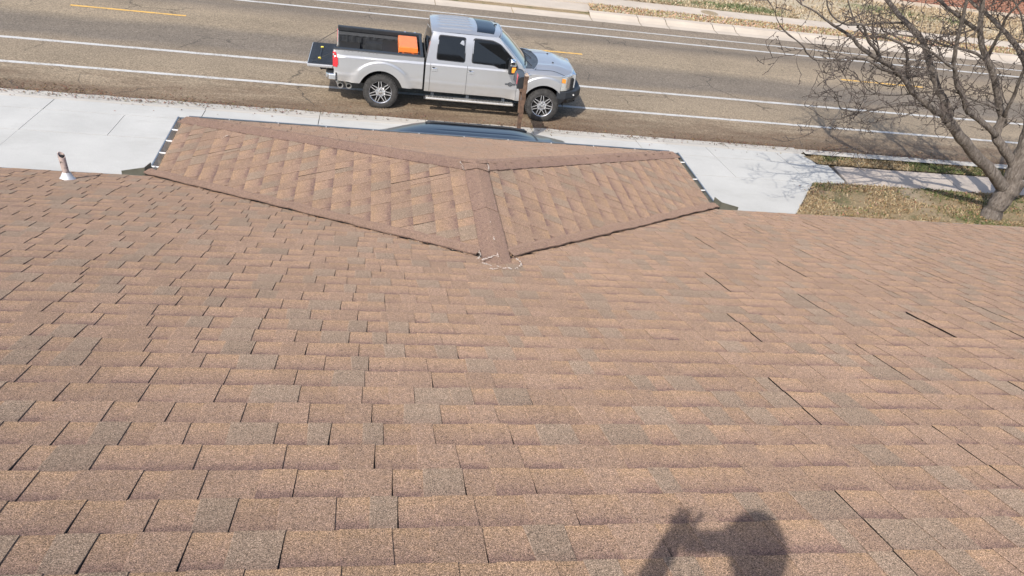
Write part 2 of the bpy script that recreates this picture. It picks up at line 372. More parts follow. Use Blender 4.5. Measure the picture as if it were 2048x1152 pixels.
def slab(parent, poly, mat, th=.10, gap=.006, lift=0.0, base=None):
    c = Vector((sum(p[0] for p in poly) / len(poly), sum(p[1] for p in poly) / len(poly)))
    q = []
    for p in poly:
        d = Vector(p) - c; q.append(c + d * (1 - gap / max(d.length, .01)))
    f = lambda p, d: (p[0], p[1], (zg(p[1]) if base is None else base) + lift + d)
    b = MB(); b.prism(q, f, -th, 0)
    return b.build('slab', mat, parent)
bed = MB()
bed.grid(lambda x, y: (x, y, zg(y) - .035), (-30, 11.3), (10.6, 15.0, 17.74))
bed.grid(lambda x, y: (x, y, zg(y) - .035), (11.3, 60), (15.8, 17.0))
tag(bed.build('paving_bed', M['joint']), kind='structure')
drive = tag(empty('driveway', (0, 14, .2)), kind='structure')
def place(o, par): o.parent = par; o.matrix_parent_inverse = Matrix.Translation(par.location).inverted(); return o
def sl(poly, mat, par=drive, **k): return place(slab(None, poly, mat, **k), par)
edge = lambda y: 8.91 + (y - 13.81) * .715 if y > 9.2 else 5.6
jx = [-30, -20, -12.9, -9.8, -6.66, -3.56, -1.09, 1.42, 3.95, 6.55, 8.35, 10.25, 11.05]
for a, b in zip(jx, jx[1:]): sl([(a, 17.03), (b, 17.03), (b, 17.74), (a, 17.74)], M['concrete'], gap=.009)
jx = [-30, -20, -11.5, -9.9, -8.28, -6.66, -5.06, -3.5, -1.9, -.3, 1.4, 3.1, 4.8, 6.55, 8.35, 10.25, 11.35]
for a, b in zip(jx, jx[1:]): sl([(a, 15.73), (b - (.16 if b > 11 else 0), 15.73), (b, 17.02), (a, 17.02)], M['concrete'], gap=.007)
jx = [-30, -12.9, -6.66, -3.5, 1.4]
for a, b in zip(jx, jx[1:]): sl([(a, 8.0), (b, 8.0), (b, 10.6), (b, 15.72), (a, 15.72), (a, 10.6)], M['concrete'], gap=.004)
sl([(1.4, 8.0), (edge(8.6), 8.0), (edge(10.6), 10.6), (edge(15.72), 15.72), (1.4, 15.72)], M['concrete'], gap=.004)
walk = tag(empty('sidewalk', (16, 16.4, .1)), kind='structure')
jx = [11.38, 14.45, 17.6, 20.7, 23.8, 27, 30, 40, 60]
for a, b in zip(jx, jx[1:]): sl([(a - .14, 15.80), (b - .14, 15.80), (b + .12, 17.0), (a + .12, 17.0)], M['old_concrete'], par=walk, gap=.012, lift=-.006)
# near kerb and gutter
kerb = tag(empty('near_kerb', (0, 17.9, 0)), kind='structure')
jx = [-40, -20, -9.8, -3.58, -1.09, 1.42, 3.95, 6.55, 9.0, 11.0, 14.0, 17.0, 20, 23, 40, 60]
for a, b in zip(jx, jx[1:]):
    m = MB(); n = max(2, int((b - a) / .3)); xx = [lerp(a + .006, b - .006, i / n) for i in range(n + 1)]
    top = .045 if b <= 11.01 else .12
    yk = 17.745 if b <= 11.01 else 17.60
    prof = [(yk, .028 if b <= 11.01 else .11), (yk + .12, top * .8 + (.0 if b <= 11.01 else .02)), (yk + .2, .020), (18.45, -.012)]
    m.grid(lambda x, k: (x, prof[k][0], prof[k][1]), xx, range(4))
    place(m.build('kerb_segment', M['gutter_concrete']), kerb)
# far kerb, footpath and driveway
fk = tag(empty('far_kerb', (10, 29.5, 0)), kind='structure')
jx = [-40, -20, -8, -2, 2.2, 5.0, 7.95, 9.85, 10.95, 12.85, 13.75, 16.5, 19.5, 22.5, 25.5, 30, 40, 70]
for a, b in zip(jx, jx[1:]):
    m = MB(); xx = [a + .012, b - .012]
    h = .03 if b < 8 else .13
    prof = [(28.85, .0), (29.35, .012), (29.55, .03 + h * .3), (29.68, h), (29.97, h + .01), (29.98, -.1)]
    m.grid(lambda x, k: (x, prof[k][0], prof[k][1]), xx, range(6))
    place(m.build('kerb_segment', M['far_concrete']), fk)
fw = tag(empty('far_sidewalk', (14, 31.6, .1)), kind='structure')
jx = [-40, -20, -10, 0, 4.4, 6.6, 8.45, 11.6, 14.8, 18, 21.2, 24.4, 28, 34, 60]
for a, b in zip(jx, jx[1:]): sl([(a, 31.08), (b, 31.08), (b, 32.18), (a, 32.18)], M['far_concrete'], par=fw, base=.13, gap=.008)
fd = tag(empty('far_driveway', (4, 31, .1)), kind='structure')
for a, b in ((-6, -1), (-1, 3.6), (3.6, 8.05)):
    sl([(a, 29.97), (b, 29.97), (b + (.25 if b > 8 else 0), 31.05), (a, 31.05)], M['far_concrete'], par=fd, base=.09, gap=.01)
    sl([(a, 32.2), (b + (.4 if b > 8 else 0), 32.2), (b + (.4 if b > 8 else 0), 42), (a, 42)], M['far_concrete'], par=fd, base=.13, gap=.01)
fb = MB(); fb.grid(lambda x, y: (x, y, .065), (-40, 60), (29.9, 32.2)); tag(fb.build('paving_bed', M['soil']), kind='structure')
fl = MB()
fl.grid(lambda x, y: (x, y, .125 + .02 * noise.noise((x * .4, y * .4, 0))), [8.46 + i * .8 for i in range(70)], [32.2 + i * .8 for i in range(25)])
fl.grid(lambda x, y: (x, y, .12 + .012 * noise.noise((x, y, 0))), [8.2 + i * .5 for i in range(80)], [29.99, 30.35, 30.7, 31.06])
tag(fl.build('far_lawn', M['far_lawn']), kind='structure')
nl = MB()
nl.grid(lambda t, y: (lerp(edge(y) + .03, 30, t), y, zg(y) + .010 + .014 * noise.noise((lerp(edge(y), 30, t), y, 0))), [i / 40 for i in range(41)], [8.6 + i * .4 for i in range(18)] + [15.74])
nl.grid(lambda x, y: (x + (.25 * (17.02 - y) if x < 11.4 else 0), y, zg(y) + .012 + .01 * noise.noise((x * 2, y * 2, 0))), [11.1 + i * .3 for i in range(80)], [17.02, 17.3, 17.58])
tag(nl.build('lawn', M['lawn']), kind='structure')

def grass(name, n, spot, colour, hmin, hmax, w, zf):
    b = MB()
    for _ in range(n):
        p = spot()
        if p is None: continue
        x, y = p; h = R_.uniform(hmin, hmax); a = R_.uniform(0, 6.283); lean = R_.uniform(.3, 1.3) * h; t = R_.uniform(0, 6.283)
        ww = w * R_.uniform(.6, 1.4); dx, dy = math.cos(a) * ww, math.sin(a) * ww
        z = zf(x, y); c = colour(x, y)
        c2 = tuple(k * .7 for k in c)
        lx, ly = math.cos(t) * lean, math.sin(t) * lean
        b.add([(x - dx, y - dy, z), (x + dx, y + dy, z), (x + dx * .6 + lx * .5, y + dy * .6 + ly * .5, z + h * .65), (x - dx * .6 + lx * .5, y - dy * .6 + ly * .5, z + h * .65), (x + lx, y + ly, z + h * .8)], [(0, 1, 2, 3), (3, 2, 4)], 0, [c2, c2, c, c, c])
    return tag(b.build(name, M['blade']), kind='stuff')
STRAW = [(.38, .30, .175), (.32, .235, .13), (.46, .37, .235), (.22, .145, .075), (.36, .245, .135)]
GREEN = [(.10, .13, .045), (.13, .16, .06), (.08, .10, .035), (.17, .18, .07)]
def pick(x, y, bias, fr=1.0):
    g = noise.noise((x * .55 * fr, y * .8 * fr, 7)) + .5 * noise.noise((x * 2.1 * fr, y * 2.4 * fr, 2)) + bias + R_.gauss(0, .22)
    c = R_.choice(GREEN if g > .28 else STRAW); k = R_.uniform(.75, 1.25); return tuple(a * k for a in c)
def near_spot():
    y = R_.uniform(12.2, 15.75); x = R_.uniform(edge(y) + .0, 19.5)
    if noise.noise((x * .9, y * 1.3, 11)) > .16 and R_.random() < .88: return None
    return x, y
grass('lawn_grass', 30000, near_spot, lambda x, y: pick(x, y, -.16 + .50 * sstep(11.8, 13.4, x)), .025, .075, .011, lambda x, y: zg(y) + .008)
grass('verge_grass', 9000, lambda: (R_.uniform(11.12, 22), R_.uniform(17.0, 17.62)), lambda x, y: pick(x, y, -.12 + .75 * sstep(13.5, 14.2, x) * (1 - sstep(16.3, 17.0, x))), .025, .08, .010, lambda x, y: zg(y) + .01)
def far_pick(x, y):
    c = pick(x, y, -.55 + 1.7 * math.exp(-((x - 15.0) / 2.3) ** 2 - ((y - 33.0) / .8) ** 2) + .55 * math.exp(-((x - 24.5) / 2.5) ** 2 - ((y - 35.5) / 1.5) ** 2), .7)
    m = sum(c) / 3; return tuple(min(1, lerp(k, m * q, .25) * 1.25) for k, q in zip(c, (1.1, 1.0, .85)))
def far_spot():
    x, y = R_.uniform(9, 34), 32.2 + 6.5 * R_.random() ** 1.4
    dirt = noise.noise((x * .25, y * .4, 21)) + .8 * math.exp(-((x - 18.3) / 1.6) ** 2)
    return None if dirt > .25 and R_.random() < .8 else (x, y)
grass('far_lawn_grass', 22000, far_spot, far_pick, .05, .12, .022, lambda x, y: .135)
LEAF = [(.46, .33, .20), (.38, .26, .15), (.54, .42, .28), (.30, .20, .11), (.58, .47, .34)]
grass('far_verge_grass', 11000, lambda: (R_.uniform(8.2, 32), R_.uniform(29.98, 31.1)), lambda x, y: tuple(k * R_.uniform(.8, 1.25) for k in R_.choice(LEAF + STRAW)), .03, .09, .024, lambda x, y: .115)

def litter(name, n, spot, zf, size, cols):
    b = MB()
    for _ in range(n):
        x, y = spot(); s = size * R_.uniform(.5, 1.5); a = R_.uniform(0, 6.28); z = zf(x, y) + R_.uniform(.004, .014); c = tuple(k * R_.uniform(.7, 1.3) for k in R_.choice(cols))
        ca, sa = math.cos(a) * s, math.sin(a) * s
        b.add([(x - ca, y - sa, z), (x + sa * .45, y - ca * .45, z + R_.uniform(0, .015)), (x + ca, y + sa, z + R_.uniform(0, .01)), (x - sa * .45, y + ca * .45, z + R_.uniform(0, .012))], [(0, 1, 2, 3)], 0, [c] * 4)
    return tag(b.build(name, M['leaf']), kind='stuff')
BROWN = [(.12, .065, .035), (.17, .10, .055), (.085, .05, .03), (.22, .14, .08)]
def gspot():
    while True:
        x = R_.uniform(-12, 22); y = 18.02 + abs(R_.gauss(0, .33)) - .12 * R_.random()
        k = .9 if x < -3 else (.35 if x < 3 else .45)
        if R_.random() < k * (.35 + max(0, noise.noise((x * .7, y * 2.5, 4)) * 1.6)): return x, y
litter('gutter_leaf_litter', 4200, gspot, lambda x, y: .002 if y > 18.3 else .02, .022, BROWN)
litter('lawn_leaf_litter', 2600, lambda: near_spot() or (R_.uniform(9.6, 18), R_.uniform(12.6, 15.7)), lambda x, y: zg(y) + .035, .024, [(.20, .12, .06), (.28, .17, .09), (.14, .08, .045), (.36, .25, .14)])
litter('driveway_leaf_bits', 60, lambda: (R_.uniform(-9, 11), 17.9 - abs(R_.gauss(0, .5)) ** 1.3), lambda x, y: zg(y), .022, BROWN)

# ------------------------------------------------------------------ the house with its shingled roofs
house = tag(empty('house', (1, 4, .5)), 'low house with brown asphalt shingle roof and hipped garage wing, seen from its own roof', 'house')
def sub(name, par):
    o = empty(name); o.parent = par
    o.location = -par.location if par.parent is None else (0, 0, 0)
    return o
def hput(o, par=house):
    o.parent = par
    if par is house: o.location = -house.location
    return o
RZ = 5.819
def roofz(y): return RZ - y / 3
EV = 8.47; XL, XR, YF = -2.31, 4.35, 10.22
XC, YR, YA, ZR = 1.03, 5.187, 6.98, 4.09
ZE = roofz(8.5)
TL = .004
def field_frame(O, ex, es):
    O, ex, es = Vector(O), Vector(ex).normalized(), Vector(es).normalized(); n = ex.cross(es)
    if n.z < 0: n = -n
    return lambda x, s, h: O + ex * x + es * s + n * h
ROWS = (0, .34, .64, .80, 1)
def tone_of(kind, v, rnd):
    if kind == 'A':
        m = .30 + .8 * rnd                                   # how strong the dark granule band is varies from piece to piece
        return (interp([(0, .04), (.35, .34), (.60, .46), (.80, .48 + .30 * m), (1, .5 + .56 * m)], v), 0, rnd)
    if kind == 'G': return (.5 + .3 * v, 1 - .45 * sstep(.6, 1, v), rnd)
    return (interp([(0, .38), (.6, .46), (.8, .47 + .10 * rnd), (1, .48 + .16 * rnd)], v), .15, rnd)
def shingle_piece(P, x0, xm, x1, s0, e, rg, relief=1.0, curl=0.0):
    b = MB()
    kv = 'A' if rg.random() < .86 else ('G' if rg.random() < .4 else 'C')
    kt = rg.choices('GCA', (.38, .46, .16))[0]
    hb, ht = .0075, .0012; tb, tt = .0115 + (relief - 1) * .004, .0062
    sl_ = rg.uniform(-.012, .012)
    for (a, c, a2, c2, h0, h1, k) in ((x0, xm, x0, xm + sl_, hb, ht, kv), (xm, x1, xm + sl_, x1 + rg.uniform(-.008, .004), tb, tt, kt)):
        r = rg.random(); vs = []; cs = []
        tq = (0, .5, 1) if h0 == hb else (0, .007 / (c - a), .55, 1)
        cols = len(tq)
        for v in ROWS:
            for q in range(cols):
                t = tq[q]
                x = lerp(lerp(a, c, t), lerp(a2, c2, t), v); hh = lerp(h0, h1, v)
                if curl and h0 == hb: hh += curl * (1 - t) ** 2 * (1 - .6 * v)
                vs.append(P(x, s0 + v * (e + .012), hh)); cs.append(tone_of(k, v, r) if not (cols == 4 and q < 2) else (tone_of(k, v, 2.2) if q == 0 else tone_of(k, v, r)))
        m = len(ROWS); fs = [(i * cols + j, i * cols + j + 1, (i + 1) * cols + j + 1, (i + 1) * cols + j) for i in range(m - 1) for j in range(cols - 1)]
        o = len(vs)                                                     # butt edge
        vs += [P(a, s0, 0), P(c, s0, 0)]; cs += [(.8, 0, .1)] * 2; fs.append((o, o + 1, cols - 1, 0))
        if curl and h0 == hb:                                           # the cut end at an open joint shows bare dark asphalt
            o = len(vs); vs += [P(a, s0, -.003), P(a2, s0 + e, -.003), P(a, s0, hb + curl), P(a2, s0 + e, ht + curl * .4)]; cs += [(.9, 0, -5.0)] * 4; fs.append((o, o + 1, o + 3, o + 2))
        if k is kt and h0 == tb:                                        # the raised tab's two side edges
            for q, aa, aa2 in ((0, a, a2), (cols - 1, c, c2)):
                o = len(vs); vs += [P(aa, s0, 0), P(aa2, s0 + e + .012, 0), P(aa, s0, h0), P(aa2, s0 + e + .012, h1)]; cs += [(.8, 0, .0)] * 2 + [(.5, .2, .6)] * 2
                fs.append((o, o + 1, o + 3, o + 2))
        b.add(vs, fs, 0, cs)
    return b
PIECES = []
def field(par, P, courses, xr, rg, gaps=None, wid=(.19, .34), skip=None, soft=1.0):
    for (k, s0, e) in courses:
        xa, xb = xr(s0 + e * .5)
        if xb - xa < .05: continue
        brk = sorted(g for g in (gaps or {}).get(k, []) if xa + .1 < g[0] < xb - .1)
        marks = [(xa, 0)] + brk + [(xb, 0)]
        for (a, ga), (b_, gb) in zip(marks, marks[1:]):
            x = a + ga / 2; end = b_ - gb / 2
            if not ga and rg.random() < .9 and a == xa: x = a - rg.uniform(0, .0) 
            first = True
            while x < end - .02:
                w = rg.uniform(*wid)
                if first and a == xa: w *= rg.uniform(.4, 1)
                first = False
                if end - x - w < .10: w = end - x
                xm = x + w * rg.uniform(.36, .62)
                if skip is None or not skip(x, x + w, s0, e):
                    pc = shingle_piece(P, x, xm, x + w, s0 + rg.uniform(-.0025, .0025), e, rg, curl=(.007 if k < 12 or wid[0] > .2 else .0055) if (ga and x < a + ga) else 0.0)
                    if soft < 1: pc.c = [(lerp(.46, c[0], soft), lerp(.25, c[1], soft * 1.1), lerp(.5, c[2], soft) if c[2] > -1 else c[2]) for c in pc.c]
                    ar = px_area([P(x, s0, .01), P(x + w, s0, .01), P(x + w, s0 + e, .01), P(x, s0 + e, .01)])
                    PIECES.append((ar, par, pc))
                x += w
CA = 3 / math.sqrt(10); SA = 1 / math.sqrt(10)
main_roof = sub('main_roof', house); garage_roof = sub('garage_roof', house)
Pm = field_frame((0, EV, roofz(EV)), (1, 0, 0), (0, -CA, SA))
sY = lambda y: (EV - y) / CA
YK = lambda k: 1.488 + .1824 * k
courses = [(k, sY(YK(k)) if k < 38 else 0, (.1824 / CA) if k < 38 else sY(YK(37))) for k in range(38, -14, -1)]
GAPS = [(2.08, 8, 3), (1.76, 2, 3), (2.6, 5, 3), (2.95, 11, 3), (3.84, 15, 3), (2.71, 20, 3), (3.21, 17, 3), (2.38, 14, 3), (4.64, 17, 3), (3.51, 8, 2), (4.15, 20, 3), (4.18, 26, 3), (3.71, 30, 3), (3.26, 28, 3), (3.65, 23, 3), (4.67, 28, 3), (6.0, 28, 3), (5.03, 23, 3), (7.3, 35, 2), (5.71, 30, 2), (4.24, 33, 3), (4.37, 14, 2), (6.6, 33, 3), (5.4, 26, 3), (7.6, 31, 3), (6.9, 26, 2), (3.0, 34, 2), (5.2, 35, 3)]
gd = {}
for gx, gk, gn in GAPS:
    wd = .030 if (gx, gk) == (3.84, 15) else (R_.uniform(.004, .007) if gk < 12 else R_.uniform(.007, .013))
    for i in range(gn): gd.setdefault(gk - i, []).append((gx - .012 * i + R_.uniform(-.006, .006), wd))
def under_garage(x0, x1, s0, e):
    y = EV - (s0 + e / 2) * CA; xm = (x0 + x1) / 2
    yv = YR + abs(xm - XC) * (8.5 - YR) / 3.33
    return y > yv + .30
rgm = random.Random(3)
field(main_roof, Pm, courses, lambda s: (-6.0, 11.0), rgm, gd, skip=under_garage)
# garage wing: left slope, right slope, front hip
bl = math.atan2(ZR - ZE, XC - XL); br_ = math.atan2(ZR - ZE, XR - XC); bf = math.atan2(ZR - ZE, YF - YA)
def side_range(run):
    def f(s):
        t = min(1, s / run); return (8.5 - (8.5 - YR) * t + .05 - 8.5, YF - (YF - YA) * t - 8.5 - .02)
    return f
runl = math.hypot(XC - XL, ZR - ZE); runr = math.hypot(XR - XC, ZR - ZE); runf = math.hypot(YF - YA, ZR - ZE)
Pl = field_frame((XL, 8.5, ZE), (0, 1, 0), (math.cos(bl), 0, math.sin(bl)))
Pr = field_frame((XR, 8.5, ZE), (0, 1, 0), (-math.cos(br_), 0, math.sin(br_)))
Pf = field_frame((0, YF, ZE), (1, 0, 0), (0, -math.cos(bf), math.sin(bf)))
def crs(run, e=.192): return [(i, i * e, min(e, run - .03 - i * e)) for i in range(int(run / e) + 1) if run - .03 - i * e > .04]
gl = {}
for i0, y0 in ((1, 1.0), (4, .62), (6, .45), (8, .10), (11, -.35), (14, -1.55), (2, 0.3), (9, -.9), (13, -2.4), (5, 1.0)):
    for i in range(3): gl.setdefault(i0 + i, []).append((y0 - .02 * i, R_.uniform(.004, .009)))
field(garage_roof, Pl, crs(runl), side_range(runl), random.Random(11), gl, wid=(.22, .40), soft=.92)
field(garage_roof, Pr, crs(runr), side_range(runr), random.Random(12), {i: [(R_.uniform(-2, 1.4), .003)] for i in range(0, 17, 3)}, wid=(.22, .40), soft=.95)
field(garage_roof, Pf, crs(runf), lambda s: (XL + (XC - XL) * s / runf + .02, XR - (XR - XC) * s / runf - .02), random.Random(13), soft=.5)
PIECES.sort(key=lambda t: -t[0])
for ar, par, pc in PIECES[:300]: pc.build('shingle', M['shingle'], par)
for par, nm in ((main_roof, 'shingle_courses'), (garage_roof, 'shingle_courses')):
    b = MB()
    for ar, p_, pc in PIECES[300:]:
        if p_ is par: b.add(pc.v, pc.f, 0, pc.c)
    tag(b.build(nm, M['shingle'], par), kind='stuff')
# decks under the shingles, back slope, walls, fascias
dk = MB()
dk.prism([(-6.1, EV - .02), (11.1, EV - .02), (11.1, -1.0), (-6.1, -1.0)], lambda p, d: (p[0], p[1], roofz(p[1]) - .003 + d), -.12, 0)
dk.prism([(-6.1, -1.0), (11.1, -1.0), (11.1, -10.4), (-6.1, -10.4)], lambda p, d: (p[0], p[1], roofz(-2 - p[1]) - .003 + d), -.12, 0)
dk.build('roof_deck', M['under'], main_roof)
bs = MB()
for i in range(49):
    y0, y1 = -1.05 - i * .19, -1.05 - (i + 1) * .19
    bs.add([(-6.1, y0, roofz(-2 - y0) + .003), (11.1, y0, roofz(-2 - y0) + .003), (11.1, y1, roofz(-2 - y1) + .010), (-6.1, y1, roofz(-2 - y1) + .010), (-6.1, y1, roofz(-2 - y1)), (11.1, y1, roofz(-2 - y1))], [(0, 1, 2, 3), (3, 2, 5, 4)], 0, [(.7, .2, .4)] * 2 + [(.2, .1, .5)] * 2 + [(.9, 0, 0)] * 2)
bs.build('back_slope', M['shingle'], main_roof)
gk_ = MB(); V3 = lambda x, y, z: (x, y, z)
top = [(XL + .02, 8.5, ZE), (XL + .02, YF - .02, ZE), (XR - .02, YF - .02, ZE), (XR - .02, 8.5, ZE), (XC, YR, ZR), (XC, YA, ZR)]
o1 = [(x, y, z - .004) for x, y, z in top]; o2 = [(x, y, z - .12) for x, y, z in top]
gk_.add(o1 + o2, [(0, 1, 5, 4), (3, 4, 5, 2), (1, 2, 5), (6, 10, 11, 7), (9, 8, 11, 10), (7, 11, 8), (0, 6, 7, 1), (1, 7, 8, 2), (2, 8, 9, 3)])
gk_.build('roof_deck', M['under'], garage_roof)
w = MB(); w.box((2.5, -1.1, 1.72), (16.2, 18.2, 2.44)); hput(w.build('wall', M['wall']))
w = MB(); w.box((1.02, 8.9, 1.68), (5.9, 1.75, 2.28)); hput(w.build('wall', M['wall']))
w = MB()
w.box((-4.22, EV - .07, ZE - .12), (3.6, .03, .19)); w.box((7.75, EV - .07, ZE - .12), (6.6, .03, .19))
w.box((XL + .07, 9.36, ZE - .13), (.03, 1.62, .17)); w.box((XR - .07, 9.36, ZE - .13), (.03, 1.62, .17)); w.box((1.02, YF - .07, ZE - .13), (6.5, .03, .17))
hput(w.build('fascia', M['fascia']))
# hip caps, ridge caps, valley strips
def cap_mesh(name, d, wa, wb, length, width, h0, h1, rg, tone=.62):
    """a folded cap of the given length, its lower end at the origin and running along d"""
    b = MB(); up = Vector((0, 0, 1))
    for wdir, sgn in ((wa, 1), (wb, -1)):
        vs = []; cs = []; r = .35 + .3 * rg.random()
        for i in range(4):
            t = i / 3
            for j in range(3):
                q = j / 2; h = lerp(h0, h1, t) - q * .004
                vs.append(d * (length * t + (rg.uniform(-.004, .004) if j else 0)) + wdir * (width * q + (rg.uniform(-.004, .004) if j == 2 else 0)) + up * h); cs.append((tone + .08 * q, .10, r))
        fs = [(i * 3 + j, i * 3 + j + 1, i * 3 + j + 4, i * 3 + j + 3) for i in range(3) for j in range(2)]
        o = len(vs); vs += [vs[0] - up * .011, vs[1] - up * .011, vs[2] - up * .009]; cs += [(.95, 0, 0)] * 3; fs += [(0, o, o + 1, 1), (1, o + 1, o + 2, 2)]
        for i in range(3):
            o = len(vs); vs += [vs[i * 3 + 2] - up * .010, vs[i * 3 + 5] - up * .010]; cs += [(.95, 0, 0)] * 2; fs.append((i * 3 + 2, o, o + 1, i * 3 + 5))
        b.add(vs, fs, 0, cs)
    return b
nl_ = Vector((-math.sin(bl), 0, math.cos(bl))); nr_ = Vector((math.sin(br_), 0, math.cos(br_))); nf_ = Vector((0, math.sin(bf), math.cos(bf)))
def wing(n, d, toward):
    v = n.cross(d).normalized()
    return v if v.dot(Vector(toward)) > 0 else -v
rgc = random.Random(21)
for A, n1, t1 in (((XL, YF, ZE), nl_, (-1, -1, 0)), ((XR, YF, ZE), nr_, (1, -1, 0))):
    A = Vector(A) + Vector((.02 if A[0] < 0 else -.02, -.02, .012)); B = Vector((XC, YA, ZR + .012)); d = (B - A).normalized(); L = (B - A).length
    wa, wb = wing(n1, d, t1), wing(nf_, d, (0, 1, 0))
    protos = [cap_mesh('hip_cap', d, wa, wb, .26, .145, .016, .005, rgc, .60 + .02 * i).build('hip_cap', M['shingle'], garage_roof) for i in range(3)]
    n = int(L / .205)
    for i in range(n):
        o = protos[i] if i < 3 else protos[rgc.randrange(3)].copy()
        if i >= 3: col.objects.link(o); o.parent = garage_roof
        o.location = A + d * (i * L / n)
for i, (y0, ln) in enumerate(((5.02, 1.06), (6.05, .93))):
    b = cap_mesh('ridge_cap', Vector((0, 1, 0)), wing(nl_, Vector((0, 1, 0)), (-1, 0, 0)), wing(nr_, Vector((0, 1, 0)), (1, 0, 0)), ln, .118, .034, .028 if i == 0 else .026, rgc, .60)
    b.build('ridge_cap', M['shingle'], garage_roof, loc=(XC, y0, ZR + (.0 if i else .0)))
ap = [(0, 0, .040), (-.115, -.14, -.002), (-.11, .02, -.006), (-.14, .15, -.016), (0, .19, -.028), (.14, .15, -.016), (.11, .02, -.006), (.115, -.14, -.002), (0, -.16, .038)]
b = MB(); b.add([(XC + x, YA + y, ZR + z) for x, y, z in ap], [(0, i, i % 8 + 1) for i in range(1, 9)], 0, [(.60, .1, .5)] * 9); b.build('ridge_cap', M['shingle'], garage_roof)
vd = MB()
for xs_, n1, xe in ((XL, nl_, XL - .10), (XR, nr_, XR + .06)):
    A = Vector((xe, 8.5 + .08, ZE)); B = Vector((XC + (-.13 if xs_ < 0 else .13), YR + .19, ZR - .043)); d = (B - A).normalized(); L = (B - A).length
    wv_ = wing(n1, d, (0, 1, 0)); nseg = 5
    wm = -wv_
    for sgi in range(nseg):
        b = MB(); vs = []; cs = []; m_ = 9; r = .45 + .1 * rgc.random()
        for i in range(m_):
            t = (sgi + i / (m_ - 1)) / nseg; p = A + d * (L * t)
            j = .012 * noise.noise((t * 23, xs_, 0)) + .012 * noise.noise((t * 60, xs_, 2))
            z0 = .032 - .004 * (i / (m_ - 1))
            for q, (off, hh) in enumerate(((-.035 + j, z0 - .012), (-.033 + j, z0), (.04, z0 + .001), (.082 + j * 1.7, z0 - .015), (.085 + j * 1.7, z0 - .026))):
                vs.append(p + wv_ * off + Vector((0, 0, hh))); cs.append((.9 if q == 0 else .58, .10, r if q in (1, 2, 3) else .2))
        b.add(vs, [(i * 5 + q, i * 5 + q + 1, (i + 1) * 5 + q + 1, (i + 1) * 5 + q) for i in range(m_ - 1) for q in range(4)], 0, cs)
        b.build('valley_shingle', M['shingle'], garage_roof)
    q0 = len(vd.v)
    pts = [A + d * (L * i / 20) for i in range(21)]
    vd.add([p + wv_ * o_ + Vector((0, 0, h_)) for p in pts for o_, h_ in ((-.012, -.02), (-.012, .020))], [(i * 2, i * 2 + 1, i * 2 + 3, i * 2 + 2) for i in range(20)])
vd.build('valley_shade_strip', M['dark'], garage_roof)  # dark strips stand in for the shadow under the raised valley edge
# old sealant smears
def smear(pts, w, par=garage_roof):
    b = MB(); pts = [Vector(p) for p in pts]
    for p, q in zip(pts, pts[1:]):
        d = (q - p).normalized(); s = d.cross(Vector((0, 0, 1))).normalized(); n = max(2, int((q - p).length / .006))
        for k in range(n):
            if rgc.random() < .45: continue
            c = p.lerp(q, (k + rgc.random()) / n) + s * rgc.gauss(0, w * .55); r = rgc.uniform(.003, .009); a0 = rgc.uniform(0, 6)
            ring_ = [c + (d * math.cos(a0 + j * 1.2566) + s * math.sin(a0 + j * 1.2566)) * r * rgc.uniform(.5, 1.2) - Vector((0, 0, .003)) for j in range(5)]
            b.add(ring_ + [c + Vector((0, 0, rgc.uniform(.003, .006)))], [(j, (j + 1) % 5, 5) for j in range(5)])
    tag(b.build('sealant', M['sealant'], par), kind='stuff')
def seg(a, b, n=7, j=.006):
    a, b = Vector(a), Vector(b); return [a.lerp(b, i / (n - 1)) + Vector((rgc.uniform(-j, j), rgc.uniform(-j, j), 0)) for i in range(n)]
zr = ZR + .034
smear(seg((XC - .125, 6.86, zr - .040), (XC - .14, 7.06, zr - .045)), .012)
smear(seg((XC + .125, 6.88, zr - .042), (XC + .13, 7.03, zr - .046), 5), .004)
zm = lambda y: roofz(y) + .018
smear(seg((XC - .16, 5.14, zm(5.14) + .006), (XC - .13, 5.32, zm(5.3) + .05)), .013)
smear(seg((XC - .13, 5.17, zm(5.17) + .012), (XC + .02, 5.28, zr - .002), 6), .008)
smear(seg((XC - .06, 5.0, zm(5.0) + .004), (XC + .12, 4.99, zm(4.99) + .004), 8, .014), .012)
smear(seg((XC - .13, 5.12, zm(5.12)), (XC - .07, 5.04, zm(5.04)), 5, .01), .006)
smear(seg((XC + .15, 5.05, zm(5.05) + .006), (XC + .165, 5.22, zm(5.2) + .02), 6, .012), .010)
for ya, yb in ((5.22, 5.30), (5.50, 5.54), (5.78, 5.80)): smear(seg((XC + .006, ya, zr), (XC + .004, yb, zr), 4, .003), .0015)
smear(seg((XC - .10, 4.97, zm(4.97)), (XC - .03, 4.975, zm(4.97)), 4, .01), .006)
smear(seg((-1.70, 9.14, ZE + .225), (-1.62, 9.20, ZE + .25), 4, .006), .010)
